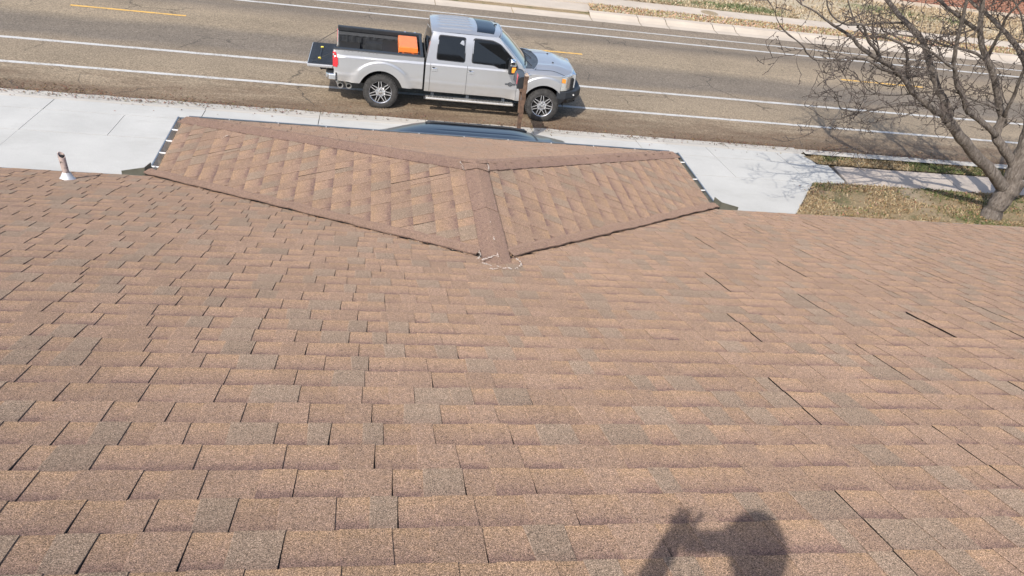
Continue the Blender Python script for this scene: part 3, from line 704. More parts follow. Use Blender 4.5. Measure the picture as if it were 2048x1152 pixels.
# gutters with white hangers
def gutter(a, b, out, hangers, inside='gutter', hr=.011):
    a, b, out = Vector(a), Vector(b), Vector(out).normalized(); g = MB()
    prof = [(.004, -.012, 0), (.004, -.105, 0), (.02, -.112, 0), (.085, -.112, 0), (.098, -.07, 0), (.112, -.04, 0), (.112, -.018, 0)]
    prof2 = [(.112, -.018), (.112, -.008), (.128, -.008), (.128, -.03), (.114, -.044), (.101, -.072), (.088, -.116), (.02, -.116), (.0, -.108), (0, -.012)]
    for pr, mi in ((prof, 0), (prof2[:5], 1), (prof2[4:], 1)):
        vs = [p + out * q[0] + Vector((0, 0, q[1])) for p in (a, b) for q in pr]; n = len(pr)
        g.add(vs, [(i, i + 1, n + i + 1, n + i) for i in range(n - 1)], mi)
    for p in (a, b):
        g.add([p + out * q[0] + Vector((0, 0, q[1])) for q in prof], [tuple(range(len(prof)))], 1)
    o = hput(g.build('gutter', [M[inside], M['gutter_lip']]))
    d = (b - a).normalized()
    for t in hangers:
        p = a + d * t; h = MB(); h.tube([p + out * -.01 + Vector((0, 0, -.020)), p + out * .118 + Vector((0, 0, -.014))], hr, 8)
        h.build('hanger', M['white'], o)
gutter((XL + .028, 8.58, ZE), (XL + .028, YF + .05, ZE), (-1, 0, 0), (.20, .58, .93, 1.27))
gutter((XR - .028, 8.58, ZE), (XR - .028, YF + .05, ZE), (1, 0, 0), (.12, .49, .82, 1.36), 'gutter_shade_tone', .009)
gutter((XL + .028, YF - .02, ZE - .004), (XR - .028, YF - .02, ZE - .004), (0, 1, 0), [.5 + .62 * i for i in range(10)], 'gutter_shade_tone', .0055)
gutter((-6.1, EV - .045, ZE - .012), (XL - .10, EV - .045, ZE - .012), (0, 1, 0), [.4 + .7 * i for i in range(5)], 'gutter_shade_tone', .005)
gutter((XR + .10, EV - .045, ZE - .012), (11.1, EV - .045, ZE - .012), (0, 1, 0), [.45 + .78 * i for i in range(8)], 'gutter_shade_tone', .005)
for sx, X in ((-1, XL - .11), (1, XR + .11)):
    g = MB(); c = (X, EV + .10)
    for (p, q, za, zb) in ((c, (X + sx * .24, EV + .088), .085, .035), (c, (X - sx * .03, EV + .26), .085, .075)):
        d = (Vector(q) - Vector(p)).normalized(); nn = Vector((-d.y, d.x)) * .003
        vs = [(p[0] + s * nn.x, p[1] + s * nn.y, z) for s in (-1, 1) for z in (ZE - .06, ZE - .012 + za)] + [(q[0] + s * nn.x, q[1] + s * nn.y, z) for s in (-1, 1) for z in (ZE - .06, ZE - .012 + zb)]
        g.add(vs, [(0, 1, 5, 4), (2, 6, 7, 3), (1, 3, 7, 5), (0, 4, 6, 2), (0, 2, 3, 1), (4, 5, 7, 6)])
    hput(g.build('splash_guard', M['guard']))
lf = MB()
for _ in range(26):
    y = R_.uniform(8.85, 9.05); x = XR + R_.uniform(.0, .07); a = R_.uniform(0, 6); s = .018; c = tuple(k * R_.uniform(.8, 1.6) for k in R_.choice(BROWN)); z = ZE - .085 + R_.uniform(0, .045)
    lf.add([(x - s * math.cos(a), y - s * math.sin(a), z), (x + s * .5 * math.sin(a), y - s * .5 * math.cos(a), z + .01), (x + s * math.cos(a), y + s * math.sin(a), z)], [(0, 1, 2)], 0, [c] * 3)
tag(lf.build('gutter_leaves', M['leaf']), kind='stuff')
rb = MB()
for _ in range(90):
    t = R_.random(); side = R_.random() < .6
    A = Vector((XL - .1, 8.55)) if side else Vector((XR + .06, 8.55)); B = Vector((XC, 5.22)); p = A.lerp(B, t) + Vector((R_.uniform(-.02, .02), -.02 - abs(R_.gauss(0, .022))))
    s = R_.uniform(.004, .011); z = roofz(p.y) + .017; a = R_.uniform(0, 6); c = R_.choice(BROWN + [(.5, .42, .33), (.3, .2, .13)])
    rb.add([(p.x - s * math.cos(a), p.y - s * math.sin(a), z), (p.x + s * math.sin(a), p.y - s * math.cos(a), z + .006), (p.x + s * math.cos(a), p.y + s * math.sin(a), z), (p.x, p.y, z + s)], [(0, 1, 3), (1, 2, 3), (0, 3, 2)], 0, [c] * 4)
tag(rb.build('valley_debris', M['leaf']), kind='stuff')
# plumbing vent with flashing
vy, vx = 8.0, -3.02; vz = roofz(vy)
vp_ = sub('vent_pipe', house)
v = MB(); f3 = lambda x, y, z: (vx + x, vy + y, vz + z)
seg_ = 20; vs = []
for i in range(seg_):
    a = 6.2832 * i / seg_; x, y = math.cos(a), math.sin(a)
    tz = .272 + .030 * (y * .5 + (-x) * .6)
    for r, z in ((.033, .05), (.033, tz), (.027, tz), (.027, .10)): vs.append(f3(x * r - .02 * z / .27, y * r, z))
v.add(vs, [(i * 4 + j, ((i + 1) % seg_) * 4 + j, ((i + 1) % seg_) * 4 + j + 1, i * 4 + j + 1) for i in range(seg_) for j in range(3)])
v.build('pipe', M['peel'], vp_, smooth=True, autos=50)
v = MB(); v.tube([f3(-.007, 0, .10), f3(-.019, 0, .262)], .0262, 16); v.build('pipe_bore', M['dark'], vp_)
v = MB(); v.lathe([(.085, -.015), (.078, .008), (.058, .035), (.043, .068), (.038, .082), (.034, .078)], lambda x, y, h: f3(x - .01 * h, y, h - y / 3 * (1 - h * 6)), 24)
v.build('flashing', M['flashing'], vp_, smooth=True, autos=50)

# ------------------------------------------------------------------ silver pickup truck (front towards +x, camera side is -y)
truck = tag(empty('pickup_truck', (.288, 19.726, 0), -.012), 'silver crew cab pickup truck parked on the street with its tailgate folded down', 'pickup truck')
T = lambda name, b, mat, par=truck, **k: b.build(name, mat, par, **k)
WX = 3.967; AR = .525
HW = [(.42, .93), (.50, .955), (.58, .968), (.70, .980), (.765, .992), (.785, .990), (.81, .976), (.95, .982), (1.10, .985), (1.165, .990), (1.185, .990), (1.207, .966), (1.24, .960), (1.36, .950)]
def half(x, z):
    y = interp(HW, z)
    for cx in (0, WX):
        r = math.hypot(x - cx, z - .41); o = .735
        if r < o + .03: y = max(y, .985 + .030 * (1 - sstep(o - .035, o + .03, r)) - .012 * sstep(o - .06, AR, r))
    if x > 4.15: y -= .06 * ((x - 4.15) / .35) ** 2
    if x < -.9: y -= .03 * ((-.9 - x) / .2) ** 2
    return y
def stations(a, b):
    s = {a, b}; n = max(2, int((b - a) / .07)); s |= {lerp(a, b, i / n) for i in range(n + 1)}
    for cx in (0, WX):
        for i in range(25):
            x = cx - AR * math.cos(math.pi * i / 24)
            if a < x < b: s.add(x)
    out = []
    for x in sorted(s):
        if not out or x - out[-1] > .004: out.append(x)
    out[-1] = b
    return out
def side(b, x0, x1, zt, zb=lambda x: .53, nz=26, s=-1, bend=True):
    xs = stations(x0, x1); vs = []
    def low(x):
        z = zb(x)
        for cx in (0, WX):
            d = AR * AR - (x - cx) ** 2
            if d > 0: z = max(z, .41 + math.sqrt(d))
        return z
    for x in xs:
        l, t = low(x), zt(x)
        for j in range(nz + 1):
            z = lerp(l, t, j / nz); vs.append((x, s * half(x, z), z))
    n = nz + 1
    b.add(vs, [(i * n + j, (i + 1) * n + j, (i + 1) * n + j + 1, i * n + j + 1) for i in range(len(xs) - 1) for j in range(nz)])
    vs = []                                                            # lower lip turned inwards
    for x in xs: l = low(x); y = s * half(x, l); vs += [(x, y, l), (x, y - s * .05, l + .01)]
    b.add(vs, [(2 * i, 2 * i + 1, 2 * i + 3, 2 * i + 2) for i in range(len(xs) - 1)])
    if bend:
        for x in (x0, x1):
            l, t = low(x), zt(x)
            vs = []
            for j in range(9):
                z = lerp(l, t, j / 8); y = s * half(x, z); vs += [(x, y, z), (x, y - s * .03, z)]
            b.add(vs, [(2 * j, 2 * j + 1, 2 * j + 3, 2 * j + 2) for j in range(8)])
for s in (-1, 1):
    b = MB(); side(b, -1.10, .985, lambda x: 1.340 - .006 * x, lambda x: .60 - .03 * sstep(-1.1, .5, x), s=s)
    T('bed_side', b, M['silver'], smooth=True, autos=35)
    b = MB(); side(b, 1.03, 1.143, lambda x: 1.24, s=s); T('cab_corner', b, M['silver'], smooth=True, autos=35)
    for x0, x1 in ((1.151, 2.022), (2.030, 3.262)):
        b = MB(); zb = (lambda x: .53) if x0 < 2 else (lambda x: .53 - .03 * sstep(2.9, 3.2, x))
        side(b, x0, x1, lambda x: 1.24 if x < 3.1 else 1.24, zb, s=s)
        d = T('door', b, M['silver'], smooth=True, autos=35)
        hx = x0 + .095
        h = MB(); h.box((hx, s * .990, 1.085), (.135, .012, .085)); h.build('handle_recess', M['chrome'], d, bevel=.012)
        h = MB(); h.box((hx - .012, s * 1.000, 1.105), (.095, .03, .032)); h.build('handle', M['black'] if False else M['chrome'], d, bevel=.01)
        h = MB(); h.box((hx - .028, s * .998, 1.118), (.058, .012, .052)); h.build('handle_shadow_cup', M['black'], d, bevel=.01)
    b = MB(); side(b, 3.270, 4.36, lambda x: 1.195 if x > 3.5 else 1.215, lambda x: .50, s=s); T('front_fender', b, M['silver'], smooth=True, autos=35)
# inner body so that gaps and wheel wells are dark
b = MB(); b.box((1.6, 0, .83), (3.2, 1.86, .60)); b.box((-.80, 0, .80), (.5, 1.80, .40)); b.box((4.60, 0, .80), (.25, 1.5, .55)); b.box((.2, 0, .70), (1.9, 1.15, .42)); b.box((3.95, 0, .72), (1.3, 1.1, .7)); b.box((2.1, 0, .50), (5.6, .9, .18))
for cx in (0, WX):
    for s in (-1, 1):
        n = 14; vs = []
        for i in range(n + 1):
            a = math.pi * i / n; x, z = cx - (AR + .01) * math.cos(a), .41 + (AR + .01) * math.sin(a)
            vs += [(x, s * .955, z), (x, s * .60, z)]
        b.add(vs, [(2 * i, 2 * i + 1, 2 * i + 3, 2 * i + 2) for i in range(n)])
T('chassis', b, M['dark'])
# bed: rails, liner, floor, tailgate
b = MB(); rail = lambda x: 1.348 - .006 * x
for s in (-1, 1):
    b.prism([(-1.10, 0), (.975, 0)], lambda p, d: (p[0], s * (.945 - .0), rail(p[0]) + d), -.01, .0)
    vs = []
    for x in (-1.11, -.6, 0, .5, .965):
        vs += [(x, s * .955, rail(x) - .018), (x, s * .945, rail(x) + .008), (x, s * .83, rail(x) + .010), (x, s * .80, rail(x) - .005), (x, s * .80, rail(x) - .08)]
    b.add(vs, [(i * 5 + j, (i + 1) * 5 + j, (i + 1) * 5 + j + 1, i * 5 + j + 1) for i in range(4) for j in range(4)])
b.add([(.965, s * .95, 1.345 + dz) for s in (-1, 1) for dz in (-.05, .004)] + [(.895, s * .80, 1.345 + dz) for s in (-1, 1) for dz in (-.05, .004)], [(1, 3, 7, 5), (4, 5, 7, 6)])
T('bed_rail_cap', b, M['black'])
b = MB()
for s in (-1, 1):
    b.grid(lambda x, z: (x, s * (.80 + .03 * (z > 1.2) - .02 * (z < .95) + (.014 if int((x + 1.1) / .09) % 2 and z < 1.16 else 0)), z), [-1.10 + i * .045 for i in range(45)], [.87, .95, 1.0, 1.15, 1.17, 1.25, 1.34])
    b.box((0, s * .66, .98), (.92, .28, .24), taper=.86)
b.grid(lambda x, y: (x, y, .875 + (.010 if int((y + .8) / .08) % 2 else 0)), [-1.10, .90], [-.80 + i * .04 for i in range(41)])
b.grid(lambda y, z: (.90 + (.012 if int((y + .8) / .1) % 2 else 0), y, z), [-.80 + i * .05 for i in range(33)], [.87, 1.34])
b.box((-.55, .785, 1.08), (.06, .03, .12)); b.box((.25, .775, 1.02), (.34, .05, .16)); b.box((.06, -.3, .91), (.42, .5, .05)); b.box((-.5, .1, .895), (.30, .34, .025))
T('bed_liner', b, M['liner'])
b = MB(); b.box((-1.085, .90, 1.1), (.06, .13, .46)); b.box((-1.085, -.88, 1.1), (.05, .12, .46)); T('tail_pillar', b, M['white'], bevel=.01)
b = MB(); b.tube([(-1.06, .90, 1.28), (-1.62, .74, .93)], .006, 5); b.tube([(-1.06, -.90, 1.28), (-1.62, -.74, .93)], .006, 5); T('tailgate_cable', b, M['black'])
b = MB(); b.box((-.55, .786, 1.09), (.05, .03, .1)); b.box((.55, .88, 1.365), (.05, .05, .012)); b.box((.80, .88, 1.365), (.05, .05, .012)); T('tie_down', b, M['chrome'], bevel=.004)
tg = MB(); tg.box((-1.425, 0, .868), (.60, 1.66, .075)); tgo = T('tailgate', tg, M['silver'], bevel=.018)
tg = MB(); tg.box((-1.42, 0, .910), (.57, 1.60, .012)); 
for i in range(9): tg.box((-1.60 + i * .045, 0, .918), (.012, 1.5, .006))
tg.build('tailgate_liner', M['liner'], tgo)
tg = MB(); tg.box((-1.46, -.02, .928), (.035, .86, .02)); tg.build('step_bar', M['black'], tgo, bevel=.006)
for y in (-.44, .40): q = MB(); q.box((-1.46, y, .934), (.07, .055, .035)); q.build('step_bar_end', M['yellow'], tgo, bevel=.012)
q = MB(); q.box((-1.728, .05, .868), (.006, .5, .035)); q.build('handle', M['black'], tgo)
for s in (-1, 1):
    b = MB(); pr = [(-1.125, .94), (-1.03, .925), (-1.00, 1.0), (-1.01, 1.14), (-1.06, 1.275), (-1.13, 1.275)]
    b.prism(pr, lambda p, d: (p[0], s * (half(p[0], p[1]) + d), p[1]), -.05, .022); T('tail_light', b, M['red'], bevel=.01)
    b = MB(); b.box((-1.108, s * .975, 1.22), (.03, .02, .05)); T('reverse_lens', b, M['lamp'], bevel=.006)
b = MB(); b.prism([(-1.30, -.62), (-1.29, -.86), (-1.22, -.975), (-1.02, -.985), (-1.02, .985), (-1.22, .975), (-1.29, .86), (-1.30, .62)], lambda p, d: (p[0], p[1], d), .60, .76); T('rear_bumper', b, M['chrome'], bevel=.03)
b = MB(); b.box((-1.16, 0, .765), (.24, 1.84, .014)); b.box((-1.045, -.955, .70), (.03, .075, .20)); T('bumper_step_pad', b, M['black'])
b = MB(); b.box((-1.36, -.15, .62), (.20, .08, .08)); b.tube([(-1.42, -.45, .74), (-1.45, -.46, .70), (-1.42, -.46, .67), (-1.38, -.46, .69)], .012, 6); T('tow_hitch', b, M['black'])
for x in (-.98, -.78):
    b = MB(); f4 = lambda u, v, h, x=x: (x + .25 * h + v, -.74 - h, .45 + u)
    b.lathe([(.055, -.22), (.058, .10), (.064, .12), (.054, .12), (.048, .0)], f4, 20); T('exhaust_tip', b, M['alu'], smooth=True, autos=40)
    b = MB(); b.lathe([(.001, .06), (.053, .06)], f4, 16); T('exhaust_bore', b, M['dark'])
b = MB()
mk_ = simple('worn_rail_marks', (.22, .22, .23), .6)
for i, x in enumerate((-.86, -.77, -.68, -.55, -.47, -.30, -.20, -.12)): b = MB(); b.box((x, -.957, 1.318), (.045 if i % 3 else .03, .004, .010)); T('worn_mark', b, mk_)
# cab greenhouse
def cabw(t): return lerp(.955, .775, t)
b = MB()
prof_b = lambda t: 1.035 + .115 * t                                   # rear edge of the cab
def front_edge(t): return lerp(3.44, 2.74, min(1, t * 1.02))
for s in (-1, 1):
    b.grid(lambda u, t: (lerp(prof_b(t), front_edge(t), u), s * (cabw(t) - .035 * sstep(.75, 1, t) * (1 if u > .96 or u < .03 else .6)), lerp(1.235, 1.915, t)), [i / 16 for i in range(17)], [i / 10 for i in range(11)])
b.grid(lambda y, t: (prof_b(t) - .02 * (1 - (y / .95) ** 2), y * cabw(t) / .955 - (0), lerp(1.2, 1.915, t)), [-.955 + i * .1194 for i in range(17)], [i / 6 for i in range(7)])
T('cab_frame', b, M['silver'], smooth=True, autos=40)
b = MB()
ux = [0, .02, .05] + [.05 + .9 * i / 30 for i in range(1, 31)] + [.98, 1.0]; vy_ = [-1, -.96, -.88] + [-.88 + 1.76 * i / 110 for i in range(1, 111)] + [.96, 1.0]
def roof_pt(u, v):
    y = v * .757; xr = lerp(1.13 - .012 * (1 - v * v), 2.76 + .11 * (1 - v * v), u); z = 1.905 + .062 * (1 - abs(v) ** 3.5) + .022 * math.sin(math.pi * min(1, u * 1.05)) - .022 * (1 - sstep(0, .08, u)) - .030 * sstep(.86, 1, u)
    if 1.28 < xr < 2.12:
        k = sstep(1.28, 1.34, xr) * (1 - sstep(2.06, 2.12, xr))
        for c in (-.55, -.33, -.11, .11, .33, .55): z += .019 * k * (1 - sstep(.016, .034, abs(y - c)))
    return (xr, y, z)
b.grid(roof_pt, ux, vy_); T('roof', b, M['silver'], smooth=True)
b = MB(); b.grid(lambda u, v: tuple(Vector(roof_pt((lerp(2.22, 2.64 + .02 * (1 - v * v), u) - 1.13) / 1.70, v * .80)) + Vector((0, 0, .006))), [i / 8 for i in range(9)], [-1 + i / 6 for i in range(13)]); T('sunroof', b, M['glass'], smooth=True)
b = MB(); b.box((2.72, .10, 1.985), (.07, .05, .03)); T('roof_antenna', b, M['black'], bevel=.01)
def win_pt(x, z, s, off):
    t = (z - 1.235) / .68; return (x, s * (cabw(t) - .021 * sstep(.75, 1, t) + off), z)
def window(poly, s, name='side_window'):
    P_ = []; n = len(poly)
    cx = sum(p[0] for p in poly) / n; cz = sum(p[1] for p in poly) / n
    def rounded(ps, r):
        o = []
        for i, p in enumerate(ps):
            a, c = Vector(ps[i - 1]), Vector(ps[(i + 1) % n]); p = Vector(p); da, dc = (a - p), (c - p)
            ra = min(r, da.length * .4); rc = min(r, dc.length * .4); p0, p2 = p + da.normalized() * ra, p + dc.normalized() * rc
            for k in range(4):
                t = k / 3; o.append(p0 * (1 - t) ** 2 + p * 2 * t * (1 - t) + p2 * t * t)
        return o
    big = rounded([(cx + (p[0] - cx) * 1.035 + (.006 if p[0] > cx else -.006), cz + (p[1] - cz) * 1.05 + (.006 if p[1] > cz else -.006)) for p in poly], .06)
    q = MB(); q.prism(big, lambda p, d: win_pt(p[0], p[1], s, d), -.02, .004); fr = T('window_frame', q, M['black'])
    q = MB(); q.prism(rounded(poly, .05), lambda p, d: win_pt(p[0], p[1], s, d), -.01, .0075); q.build(name, M['glass'], fr)
for s in (-1, 1):
    window([(1.285, 1.325), (1.945, 1.315), (1.935, 1.835), (1.315, 1.845)], s)
    window([(2.135, 1.315), (2.66, 1.305), (2.80, 1.245), (3.225, 1.235), (3.20, 1.40), (2.78, 1.76), (2.60, 1.825), (2.145, 1.835)], s)
b = MB(); b.grid(lambda y, t: (prof_b(.2 + .7 * t) - .02 * (1 - (y / .95) ** 2) - .007, y, lerp(1.36, 1.84, t)), [-.64 + i * .16 for i in range(9)], [0, .5, 1]); T('rear_window', b, M['glass'], smooth=True)
def ws(v, t, e=0):
    w = lerp(.845, .70, t); bx = lerp(3.60 - .17 * v * v, 2.85 - .11 * v * v, t)
    return (bx + e, v * w, lerp(1.265 - .02 * v * v, 1.930 - .028 * v * v, t) + .035 * math.sin(math.pi * t) + e)
b = MB(); b.grid(lambda v, t: ws(v, t), [-1 + i / 10 for i in range(21)], [i / 10 for i in range(11)]); T('windscreen', b, M['screen'], smooth=True)
b = MB()
for s in (-1, 1):
    b.grid(lambda k, t: [(lerp(3.44, 2.74, min(1, t * 1.02)), s * (cabw(t) - .02 * t), lerp(1.235, 1.915, t)), tuple(Vector(ws(s * 1.0, t)) + Vector((0, 0, .008)))][k], (0, 1), [i / 10 for i in range(11)])
T('windscreen_pillar', b, M['silver'], smooth=True)
b = MB(); b.grid(lambda v, t: tuple(Vector(ws(v, .965 + .05 * t)) + Vector((.002, 0, .006))), [-1 + i / 10 for i in range(21)], (0, 1)); b.grid(lambda s, t: tuple(Vector(ws(.985 + .02 * s, t)) + Vector((0, 0, .012))), (0, 1), [i / 8 for i in range(9)]); T('windscreen_seal', b, M['black'])
b = MB(); b.grid(lambda v, t: (lerp(3.60 - .17 * v * v, 3.86 - .16 * v * v, t), v * .84, lerp(1.262 - .02 * v * v, 1.292 - .035 * v * v, t) - .02 * math.sin(math.pi * t)), [-1 + i / 12 for i in range(25)], [i / 5 for i in range(6)])
T('cowl', b, M['cowl'], smooth=True)
for (v0, v1, t1) in ((-.55, -.02, .10), (.15, .75, .09)):
    b = MB(); p0 = Vector(ws(v0 - .1, 0)) + Vector((.12, 0, .0)); b.tube([p0, Vector(ws(v0, .07)) + Vector((.02, 0, .025)), Vector(ws(v1, t1)) + Vector((.01, 0, .02))], .010, 5); b.tube([Vector(ws(v0 - .25, .05)) + Vector((.02, 0, .02)), Vector(ws(v1, t1)) + Vector((.015, 0, .016))], .008, 5); T('wiper', b, M['black'])
# hood, nose
def nose_x(v): return 4.80 - .30 * abs(v) ** 2.6
def hood_pt(u, v):
    w = .815 + .02 * u - .03 * u * u; x = lerp(3.86 - .16 * v * v - .05 * abs(v) ** 3, nose_x(v * .86), u); y = v * w
    z = 1.296 - .045 * v * v + .012 * math.sin(math.pi * u) - .105 * sstep(.45, 1.0, u) * (.75 + .25 * v * v) + .016 * (sstep(.50, .62, abs(v)) - sstep(.62, .9, abs(v))) * (1 - .5 * u)
    z -= .05 * sstep(.93, 1, u)
    return (x, y, z)
b = MB(); b.grid(hood_pt, [i / 24 for i in range(22)] + [.92, .95, .975, 1.0], [-1 + i / 20 for i in range(41)]); T('hood', b, M['silver'], smooth=True)
b = MB()
for s in (-1, 1):
    def ft(u, q, s=s):
        h = Vector(hood_pt(u, s * 1.0)) + Vector((0, s * .006, -.008)); x = lerp(3.262, 4.36, u) if q == 3 else None
        o = Vector((lerp(3.275, 4.42, u), s * half(lerp(3.275, 4.36, u), 1.19), 1.212 if u < .2 else 1.193 - .02 * sstep(.6, 1, u)))
        if u == 0 : pass
        return tuple(h.lerp(o, (0, .35, .75, 1)[q]) + Vector((0, 0, (0, .014, .012, 0)[q])))
    b.grid(ft, [i / 16 for i in range(17)], range(4))
    b.grid(lambda k, q: [(3.44 + .0 * k, s * .83, 1.262), (3.62, s * .80, 1.262), (3.70, s * .82, 1.25)][k] if q == 0 else [(3.24, s * .962, 1.236), (3.27, s * .968, 1.222), (3.30, s * .972, 1.215)][k], range(3), (0, 1))
T('fender_top', b, M['silver'], smooth=True)
for x, y in ((4.13, .42), (4.13, -.30)): b = MB(); p = hood_pt(.40, y / .82); b.box((p[0], y, p[2] + .008), (.04, .05, .014)); T('washer_nozzle', b, M['black'], bevel=.005)
nose = lambda a: (lerp(4.36, 4.50, a), lerp(.945, .905, a)) if a < 1 else (4.5, .9)
NP = [(4.36, .955), (4.44, .930), (4.52, .885), (4.60, .81), (4.66, .72), (4.71, .62)]
for s in (-1, 1):
    b = MB(); b.grid(lambda k, z: (NP[k][0] + .03 * (1.2 - z), s * (NP[k][1] + .012), z), range(6), [.82, .95, 1.08, 1.165]); b.grid(lambda k, t: (NP[k][0] - .05 * t, s * (NP[k][1] + .012 - .06 * t), 1.165 + .015 * t), range(6), (0, 1)); hl = T('headlight', b, M['lamp'], smooth=True)
    b = MB(); b.grid(lambda k, z: (lerp(4.372, 4.475, k) + .03 * (1.2 - z), s * (lerp(.950, .912, k) + .022), z - .02 * k), (0, .5, 1), [1.03, 1.135]); b.build('indicator', M['amber'], hl)
    b = MB(); b.grid(lambda k, z: (NP[k][0] + .03 * (1.2 - z) + .002, s * (NP[k][1] + .016), z), (2, 3, 4), [.86, 1.12]); b.build('reflector', M['alloy'], hl)
b = MB(); b.prism([(-.64, .80), (.64, .80), (.62, 1.17), (-.62, 1.17)], lambda p, d: (4.78 - .06 * abs(p[0]) ** 2 + d, p[0], p[1]), -.08, .035); gr = T('grille', b, M['chrome'], bevel=.02)
b = MB()
for z in (.86, .94, 1.03, 1.11): b.box((4.80, 0, z), (.03, 1.1, .045))
b.build('grille_slot', M['dark'], gr)
b = MB(); bp = [(4.30, -.985), (4.52, -.97), (4.80, -.80), (4.98, -.52), (5.0, 0), (4.98, .52), (4.80, .80), (4.52, .97), (4.30, .985), (4.30, .80), (4.6, .70), (4.6, -.70), (4.30, -.80)]
n = len(bp); b.add([(x, y, .80) for x, y in bp] + [(x, y, .63) for x, y in bp] + [(x - .10 * (x > 4.4), y * .95, .47) for x, y in bp], [tuple(range(n))] + [(i + k * n, (i + 1) % n + k * n, (i + 1) % n + (k + 1) * n, i + (k + 1) * n) for k in (0, 1) for i in range(n)])
fbp = T('front_bumper', b, M['bumper'], bevel=.015)
b = MB(); b.box((4.66, -.915, .585), (.16, .06, .07), rot=Matrix.Rotation(rad(31), 3, 'Z')); b.build('lamp_opening', M['dark'], fbp)
b = MB(); b.box((4.74, -.87, .72), (.03, .03, .03)); b.build('sensor', M['white'], fbp)
# mirrors, vents, badge, running boards
for s in (-1, 1):
    b = MB(); b.box((3.10, s * 1.00, 1.30), (.10, .20, .07)); mi = T('mirror', b, M['black'], bevel=.015)
    b = MB(); b.box((3.05, s * 1.165, 1.36), (.15, .20, .30), taper=.9); b.build('mirror_shell', M['black'], mi, bevel=.03)
    b = MB(); b.box((3.075, s * 1.168, 1.48), (.17, .215, .14), taper=.80); b.build('mirror_cap', M['chrome'], mi, bevel=.035)
    b = MB(); b.box((3.10, s * 1.255, 1.325), (.10, .03, .13)); b.build('indicator', M['amber'], mi, bevel=.01)
    b = MB(); b.prism([(3.31, 1.165), (3.60, 1.155), (3.52, 1.20), (3.31, 1.225)], lambda p, d: (p[0], s * (half(p[0], p[1]) + d), p[1]), -.01, .012); fv = T('fender_vent', b, M['chrome'], bevel=.008)
    b = MB(); b.prism([(3.325, 1.178), (3.53, 1.170), (3.49, 1.192), (3.325, 1.210)], lambda p, d: (p[0], s * (half(p[0], p[1]) + d), p[1]), -.01, .016); b.build('vent_slot', M['cowl'], fv)
    b = MB(); g = lambda u, v, h: (3.10 + u, s * (.984 + h), .885 + v)
    b.lathe([(.052, -.002), (.052, .006), (.036, .006), (.036, -.002)], g, 20, closed=True)
    b.lathe([(.024, -.002), (.024, .006), (.012, .006), (.012, -.002)], g, 16, closed=True)
    for k in (-1, 1):
        for z in (-.012, .012): b.box((3.10 + k * .090, s * .987, .885 + z * .9), (.075, .006, .010))
    T('door_emblem', b, M['cowl'])
    b = MB(); b.box((2.15, s * .985, .385), (2.18, .165, .055)); rbd = T('running_board', b, M['alu'], bevel=.02)
    b = MB()
    for a, c in ((1.16, 1.80), (2.22, 3.08)):
        k = int((c - a) / .036)
        for i in range(k): b.box((a + i * .036, s * .985, .4135), (.016, .10, .004))
    tag(b.build('tread_slots', M['black'], rbd), kind='stuff')
    for x in (1.06, 3.24): q = MB(); q.box((x, s * .985, .385), (.05, .17, .058)); q.build('end_cap', M['black'], rbd, bevel=.012)
    for x in (1.24, 2.10, 2.98): q = MB(); q.box((x, s * .90, .46), (.07, .05, .15)); q.build('bracket', M['cowl'], rbd)
# wheels
def wheel(cx, s):
    w = empty('wheel', (cx, s * .865, .41)); w.parent = truck
    f = lambda u, v, h: (u, s * h, v)
    b = MB(); b.lathe([(.27, -.13), (.36, -.14), (.395, -.125), (.410, -.09), (.412, 0), (.410, .09), (.398, .120), (.372, .134), (.335, .140), (.300, .138), (.272, .130), (.262, .11), (.262, -.11)], f, 48, closed=True)
    for i in range(48):
        a = 6.2832 * i / 48; ca, sa = math.cos(a), math.sin(a)
        for h, da in ((.085, 0), (.0, .065), (-.085, 0)):
            c2, s2 = math.cos(a + da), math.sin(a + da)
            b.box((c2 * .410, s * h, s2 * .410), (.016, .065, .030), rot=Matrix.Rotation(-(a + da), 3, 'Y'))
        b.box((ca * .386, s * .128, sa * .386), (.030, .014, .018), rot=Matrix.Rotation(-a, 3, 'Y') @ Matrix.Rotation(s * .35, 3, 'Z'))
    b.build('tyre', M['tire'], w, smooth=True, autos=45)
    b = MB(); b.lathe([(.0, .03), (.10, .035), (.24, .045), (.262, .05), (.262, -.1)], f, 32); b.build('wheel_disc', M['dark'], w)
    b = MB(); b.lathe([(.250, .07), (.258, .118), (.270, .132), (.275, .125), (.268, .10)], f, 48)
    b.lathe([(.0, .085), (.085, .085), (.115, .095), (.120, .06)], f, 28)
    for i in range(7):
        a = 6.2832 * i / 7 + math.pi / 2 + .09
        for k in (-1, 1):
            o = Vector((math.cos(a), math.sin(a))); pp = Vector((-o.y, o.x)) * k
            q0, q1 = o * .095 + pp * .040, o * .255 + pp * .026 ; wv2 = pp.normalized() * .0085
            vs = []
            for z in (.055, .108):
                for (q, sg) in ((q0, -1), (q0, 1), (q1, 1), (q1, -1)):
                    p = q + wv2 * sg; vs.append(f(p.x, p.y, z + (.012 if q is q1 else 0)))
            b.add(vs, [(4, 5, 6, 7), (0, 1, 5, 4), (1, 2, 6, 5), (2, 3, 7, 6), (3, 0, 4, 7)])
    b.build('rim', M['alloy'], w, smooth=True, autos=30)
    b = MB(); b.lathe([(.0, .118), (.030, .118), (.036, .105), (.062, .100), (.070, .085)], f, 24)
    for i in range(8): a = 6.2832 * i / 8; b.box((.078 * math.cos(a), s * .100, .078 * math.sin(a)), (.024, .03, .024))
    b.build('hub_cap', M['chrome'], w, smooth=True, autos=35)
for cx in (0, WX):
    for s in (-1, 1): wheel(cx, s)
b = MB()
for cx in (0, WX): b.tube([(cx, -.8, .41), (cx, .8, .41)], .06, 10)
T('axle', b, M['dark'])
